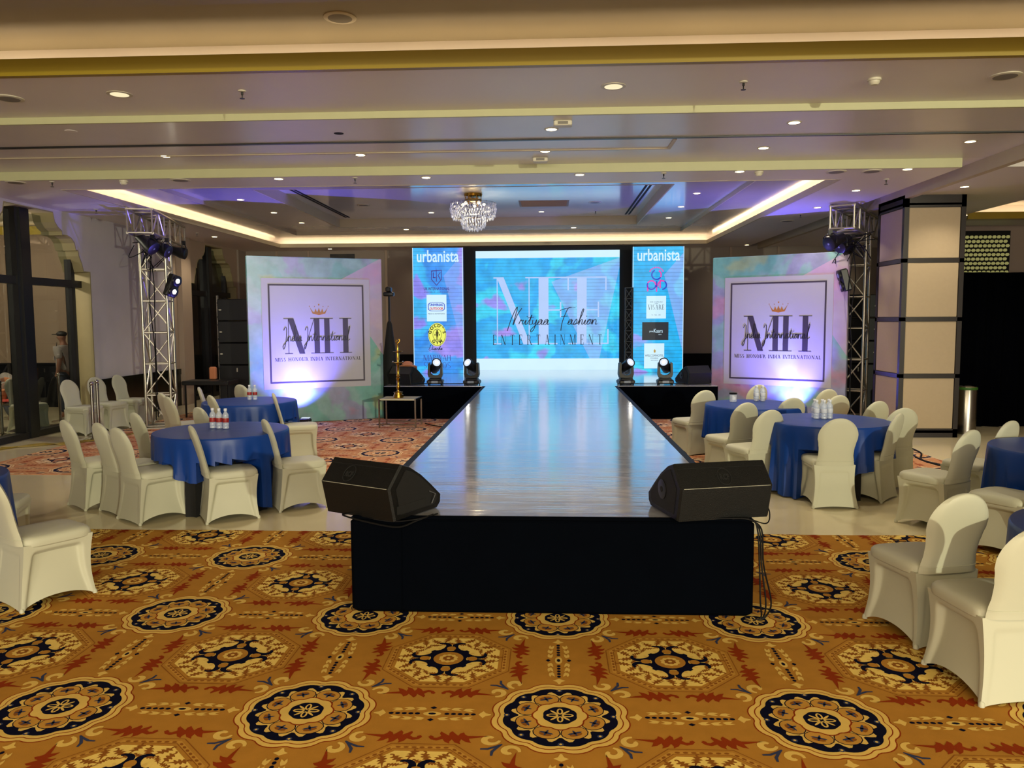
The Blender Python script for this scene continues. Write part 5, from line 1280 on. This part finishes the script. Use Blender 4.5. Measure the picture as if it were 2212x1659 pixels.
fix('speaker', 4.14, -1.6, 6.16, 'round grey ceiling speaker at the top, above the lit cove')
dl(3.76, [(2.42, 8.1, 'warm downlight at upper right between the first two beams'), (.02, 8.21, 'warm downlight beside the nearer ceiling box'), (-4.5, 9.21, 'warm downlight at left before the second beam'), (-2.21, 9.3, 'warm downlight left of centre before the second beam'),
          (-.05, 9.25, 'warm downlight in front of the farther ceiling box'), (2.43, 9.26, 'warm downlight right of centre before the second beam'), (4.63, 9.09, 'bright downlight at far right before the second beam')])
fix('box', 3.76, .13, 7.9, 'nearer small white box on the ceiling at centre'); fix('box', 3.76, -.11, 9.64, 'farther small white box on the ceiling at centre')
o = MB().lathe([(.05, -.0008), (.05, -.003)], 18, (-2.18, 8.24, 3.76)).build('ceiling_hole', 'hole'); tag(o, 'dark round empty lamp hole in the ceiling left of centre', 'hole')
o = MB().lathe([(.06, -.0008), (.055, -.005)], 18, (-4.85, 7.95, 3.76)).build('ceiling_cover', 'ceiling'); tag(o, 'pale blank cover disc on the ceiling at left', 'cover')
dl(3.65, [(-3.48, 10.15, 'chrome downlight left on the third ceiling band'), (-1.58, 10.2, 'warm downlight above left edge of chandelier on the third band'), (.38, 10.15, 'chrome downlight right of the chandelier on the third band'), (2.36, 10.09, 'warm downlight near the right detector on the third band'),
          (4.4, 9.99 + .1, 'chrome downlight far right on the third band'), (5.8, 11.49, 'bright downlight above the square column'), (4.39, 11.7, 'glowing downlight right of the big recess'), (4.42, 13.43, 'downlight above the right truss boom'), (-7.24, 16.9, 'small downlight near the left rear wall')])
dl(3.65, [(-5.6, 20.05, 'small downlight above the back wall behind the left backdrop'), (-3.0, 20.05, 'small downlight above the back wall left of the screens'), (4.9, 20.05, 'small downlight above the back wall right of the screens'), (7.0, 20.05, 'small downlight above the back wall behind the right truss')], True, .05, 22)
for a in ((-6.97, 10.15, 'speaker', 'round ceiling speaker at the far left of the third band'), (-4.77, 10.15, 'speaker', 'round ceiling speaker left on the third band'), (3.58, 10.2, 'speaker', 'round ceiling speaker right on the third band, first of two'), (4.01, 10.2, 'speaker', 'round ceiling speaker right on the third band, second of two'), (4.46, 15.22, 'speaker', 'round ceiling speaker over the right truss'),
          (-6.47, 10.13, 'sprinkler', 'fire sprinkler at far left on the third band'), (-2.49, 10.16, 'sprinkler', 'fire sprinkler left of centre on the third band'), (1.43, 10.13, 'sprinkler', 'fire sprinkler right of centre on the third band'), (4.44, 10.8, 'sprinkler', 'fire sprinkler above the column side'), (4.4, 14.24, 'sprinkler', 'fire sprinkler over the right truss boom'),
          (-7.36, 12.64, 'sprinkler', 'fire sprinkler near the left window arch'), (-7.29, 16.16, 'sprinkler', 'fire sprinkler near the left rear wall'), (-5.52, 10.14, 'detector', 'smoke detector left on the third band'), (2.61, 10.14, 'detector', 'smoke detector right on the third band')): fix(a[2], 3.65, a[0], a[1], a[3])
dl(3.886, [(-5.25, 13.36, 'nearest downlight of the left recess row'), (-5.25, 14.99, 'middle downlight of the left recess row'), (-5.22, 16.58, 'farthest downlight of the left recess row'), (2.42, 13.29, 'nearest downlight of the right recess row'), (2.42, 14.84, 'middle downlight of the right recess row'),
           (2.43, 16.43, 'farthest downlight of the right recess row'), (-3.26, 18.0, 'downlight in the far recess strip at left'), (.54, 18.0, 'downlight in the far recess strip at right')], True, .055, 34)
dl(4.066, [(-.17, 16.64, 'downlight right of the chandelier on the raised ceiling'), (-2.47, 16.58, 'downlight left of the chandelier on the raised ceiling')], True, .055, 34)
fix('speaker', 4.066, -3.62, 15.41, 'round speaker at left on the raised ceiling'); fix('speaker', 4.066, .87, 15.42, 'round speaker at right on the raised ceiling'); fix('sprinkler', 4.066, .95, 16.6, 'fire sprinkler on the raised ceiling')
v = thing('air_grille', 'brown rectangular air grille on the raised ceiling right of the chandelier', 'vent', (-.11, 15.5, 4.066))
MB().box(-.48, .48, -.4, .4, -.004, -.0005).build('grille_frame', mat('brown_grille', '#8a6c4a', .6), v, smooth=False)
mb = MB()
for k in range(12): mb.box(-.44, .44, -.36 + k * .062, -.34 + k * .062, -.010, -.0035)
mb.build('grille_blades', mat('tan_blade', '#a08058', .6), v, smooth=False)
for lab, x in (('dark double slot air diffuser along the left edge of the raised ceiling', bx0 + .22), ('dark double slot air diffuser along the right edge of the raised ceiling', bx1 - .30)):
    o = MB().box(x, x + .035, 12.6, 17.2, 4.058, 4.0655).box(x + .07, x + .105, 12.6, 17.2, 4.058, 4.0655).build('slot_diffuser', 'hole', None, smooth=False); tag(o, lab, 'vent')
o = MB().box(XL + .05, XR - .1, 8.62, 8.66, 3.745, 3.7595).build('ceiling_track', 'black', None, smooth=False); tag(o, 'thin dark partition track running across the whole ceiling', 'ceiling track')
o = MB().box(XL + .05, XR - .1, 8.668, 8.676, 3.748, 3.7595).build('ceiling_track', 'polished', None, smooth=False); tag(o, 'shiny metal strip edging the dark ceiling track', 'ceiling track')

struct(MB().box(XL + .02, 1.37, 9.17, 9.21, 3.748, 3.7605).box(1.33, 1.37, 8.72, 9.17, 3.748, 3.7605).build('trim_16', 'lip_cream', smooth=False))
t = thing('lattice_post', 'thin dark lattice post standing on stage between main screen and right LED panel', 'post', (1.76, 17.7, SH + .004))
side_dir = (1, 0, 0); chs, lac = truss_box(None, (0, 0, 0), (0, 0, 1.9), .16, .24, .012, .007)
for q in chs: q.build('post_chord', 'black', t)
lac.build('post_lacing', 'grille', t)
t = thing('light_stand', 'black light stand with shrouded pole peeking out right of the left backdrop', 'stand', (-3.08, 15.05, .005))
MB().tube([(0, 0, .02), (0, 0, 2.30)], .02, 8).build('pole', 'black', t)
MB().lathe([(.16, .0), (.17, .6), (.12, 1.2), (.05, 1.75), (.03, 1.8)], 16).build('black_shroud', 'black_matte', t)
MB().bbox(-.10, .10, -.07, .07, 2.28, 2.36, .015).bbox(-.05, .05, -.09, .09, 2.36, 2.46, .02).build('lamp_head', 'black', t, smooth=False)

# ------------------------------------------------------------------ people
def skin_fig(name, joints, edges, m, parent, sub=2, root=0):
    me = bpy.data.meshes.new(name); me.from_pydata([j[:3] for j in joints], edges, []); o = bpy.data.objects.new(name, me); sc.collection.objects.link(o)
    o.parent = parent; s = o.modifiers.new('skin', 'SKIN'); s.use_smooth_shade = True
    for i, j in enumerate(joints):
        r = j[3] if isinstance(j[3], tuple) else (j[3], j[3]); me.skin_vertices[0].data[i].radius = r; me.skin_vertices[0].data[i].use_root = (i == root)
    q = o.modifiers.new('sub', 'SUBSURF'); q.levels = q.render_levels = sub; me.materials.append(M[m]); return o
# standing man, facing -x (towards the left), looking down
p = thing('person', 'person in a dark cap and grey t-shirt with lanyard, standing behind the window glass', 'person', (-9.20, 14.5, 0))
J = [(0, 0, .90, .13), (0, 0, 1.10, .12), (-.01, 0, 1.30, .13), (0, 0, 1.40, .06), (-.02, 0, 1.47, .05), (-.03, 0, 1.52, .08), (-.035, 0, 1.58, .085),
     (0, .17, 1.33, .055), (.03, .2, 1.08, .042), (-.03, .19, .86, .032), (-.06, .18, .80, .035), (0, -.17, 1.33, .055), (.03, -.2, 1.08, .042), (-.03, -.19, .86, .032), (-.06, -.18, .80, .035),
     (0, .09, .82, .09), (0, .1, .46, .06), (.02, .1, .08, .045), (-.1, .1, .04, .04), (0, -.09, .82, .09), (0, -.1, .46, .06), (.02, -.1, .08, .045), (-.1, -.1, .04, .04)]
E2 = [(0, 1), (1, 2), (2, 3), (3, 4), (4, 5), (5, 6), (2, 7), (7, 8), (8, 9), (9, 10), (2, 11), (11, 12), (12, 13), (13, 14), (0, 15), (15, 16), (16, 17), (17, 18), (0, 19), (19, 20), (20, 21), (21, 22)]
skin_fig('body', J, E2, 'skin', p)
skin_fig('t_shirt', [(0, 0, .86, .15), (-.02, 0, 1.08, .15), (-.01, 0, 1.30, .15), (0, 0, 1.40, .07), (0, .18, 1.33, .07), (.02, .2, 1.12, .06), (0, -.18, 1.33, .07), (.02, -.2, 1.12, .06)], [(0, 1), (1, 2), (2, 3), (2, 4), (4, 5), (2, 6), (6, 7)], 'shirt_grey', p, root=1)
skin_fig('jeans', [(0, 0, .90, .14), (0, .09, .80, .10), (0, .1, .46, .075), (.02, .1, .1, .06), (0, -.09, .80, .10), (0, -.1, .46, .075), (.02, -.1, .1, .06)], [(0, 1), (1, 2), (2, 3), (0, 4), (4, 5), (5, 6)], 'jeans', p)
MB().ball((-.03, 0, 1.60), .092, 12, sc_=(1.05, .95, .62)).bbox(-.19, -.08, -.06, .06, 1.585, 1.60, .006).build('cap', 'hair', p)
MB().tube([(-.13, 0, 1.44), (-.165, .01, 1.3), (-.175, 0, 1.18)], .006, 5).build('lanyard', 'ink_black', p); MB().box(-.185, -.178, -.03, .03, 1.10, 1.18).build('badge_card', 'paper_white', p, smooth=False)
MB().ball((-.118, 0, 1.535), .014, 6).build('nose', 'skin', p)
# bending person behind the window
def bender(label, loc, rz, shirt, z=0., legs=True, hair='hair'):
    p = thing('person', label, 'person', loc, R(rz))
    J = [(0, 0, .62, .13), (.12, 0, .76, .13), (.30, 0, .74, .14), (.42, 0, .64, .06), (.50, 0, .57, .08), (.55, 0, .53, .08), (.30, .17, .64, .05), (.36, .18, .42, .04), (.44, .14, .24, .035), (.30, -.17, .64, .05), (.36, -.18, .42, .04), (.44, -.14, .24, .035),
         (-.02, .1, .52, .09), (.10, .13, .30, .065), (-.05, .13, .07, .045), (.06, .13, .04, .04), (-.02, -.1, .52, .09), (.10, -.13, .30, .065), (-.05, -.13, .07, .045), (.06, -.13, .04, .04)]
    E3 = [(0, 1), (1, 2), (2, 3), (3, 4), (4, 5), (2, 6), (6, 7), (7, 8), (2, 9), (9, 10), (10, 11), (0, 12), (12, 13), (13, 14), (14, 15), (0, 16), (16, 17), (17, 18), (18, 19)]
    skin_fig('body', J, E3, 'skin', p)
    skin_fig('shirt', [(-.02, 0, .64, .15), (.12, 0, .77, .155), (.30, 0, .75, .165), (.40, 0, .66, .075), (.30, .18, .64, .07), (.34, .19, .48, .06), (.30, -.18, .64, .07), (.34, -.19, .48, .06)], [(0, 1), (1, 2), (2, 3), (2, 4), (4, 5), (2, 6), (6, 7)], shirt, p, root=1)
    skin_fig('trousers', [(0, 0, .60, .14), (-.02, .1, .52, .105), (.10, .13, .30, .08), (-.05, .13, .1, .06), (-.02, -.1, .52, .105), (.10, -.13, .30, .08), (-.05, -.13, .1, .06)], [(0, 1), (1, 2), (2, 3), (0, 4), (4, 5), (5, 6)], 'jeans', p)
    MB().ball((.53, 0, .57), .10, 10, sc_=(.95, .9, .85)).build('hair', hair, p)
    return p
bender('person in a peach shirt bending down behind the window at the far left', (-9.15, 13.25, 0), 215, 'shirt_orange')
bender('person in dark clothes crouching beside the peach-shirted one behind the window', (-9.9, 14.1, 0), 160, 'shirt_grey')
q = bender('person in a pink shirt crouching at the back of the stage behind the left monitor', (-2.78, 15.25, SH + .005), 100, 'shirt_orange'); q.scale = (.75, .78, .45)
rt = thing('low_table', 'low table with red cloth seen through the window at the far left', 'table', (-9.15, 12.9, 0))
MB().box(-.4, .35, -.25, .25, .44, .47).build('table_top', 'chrome', rt, smooth=False)
for x in (-.36, .31):
    for y in (-.2, .2): MB().tube([(x, y, .003), (x, y, .44)], .015, 6).build('leg', 'chrome', rt)
tag(MB().ball((-9.15, 12.9, .50), .3, 10, sc_=(1.1, .7, .09)).build('red_cloth', 'red_cloth'), 'red cloth heaped on the low table behind the window', 'cloth')
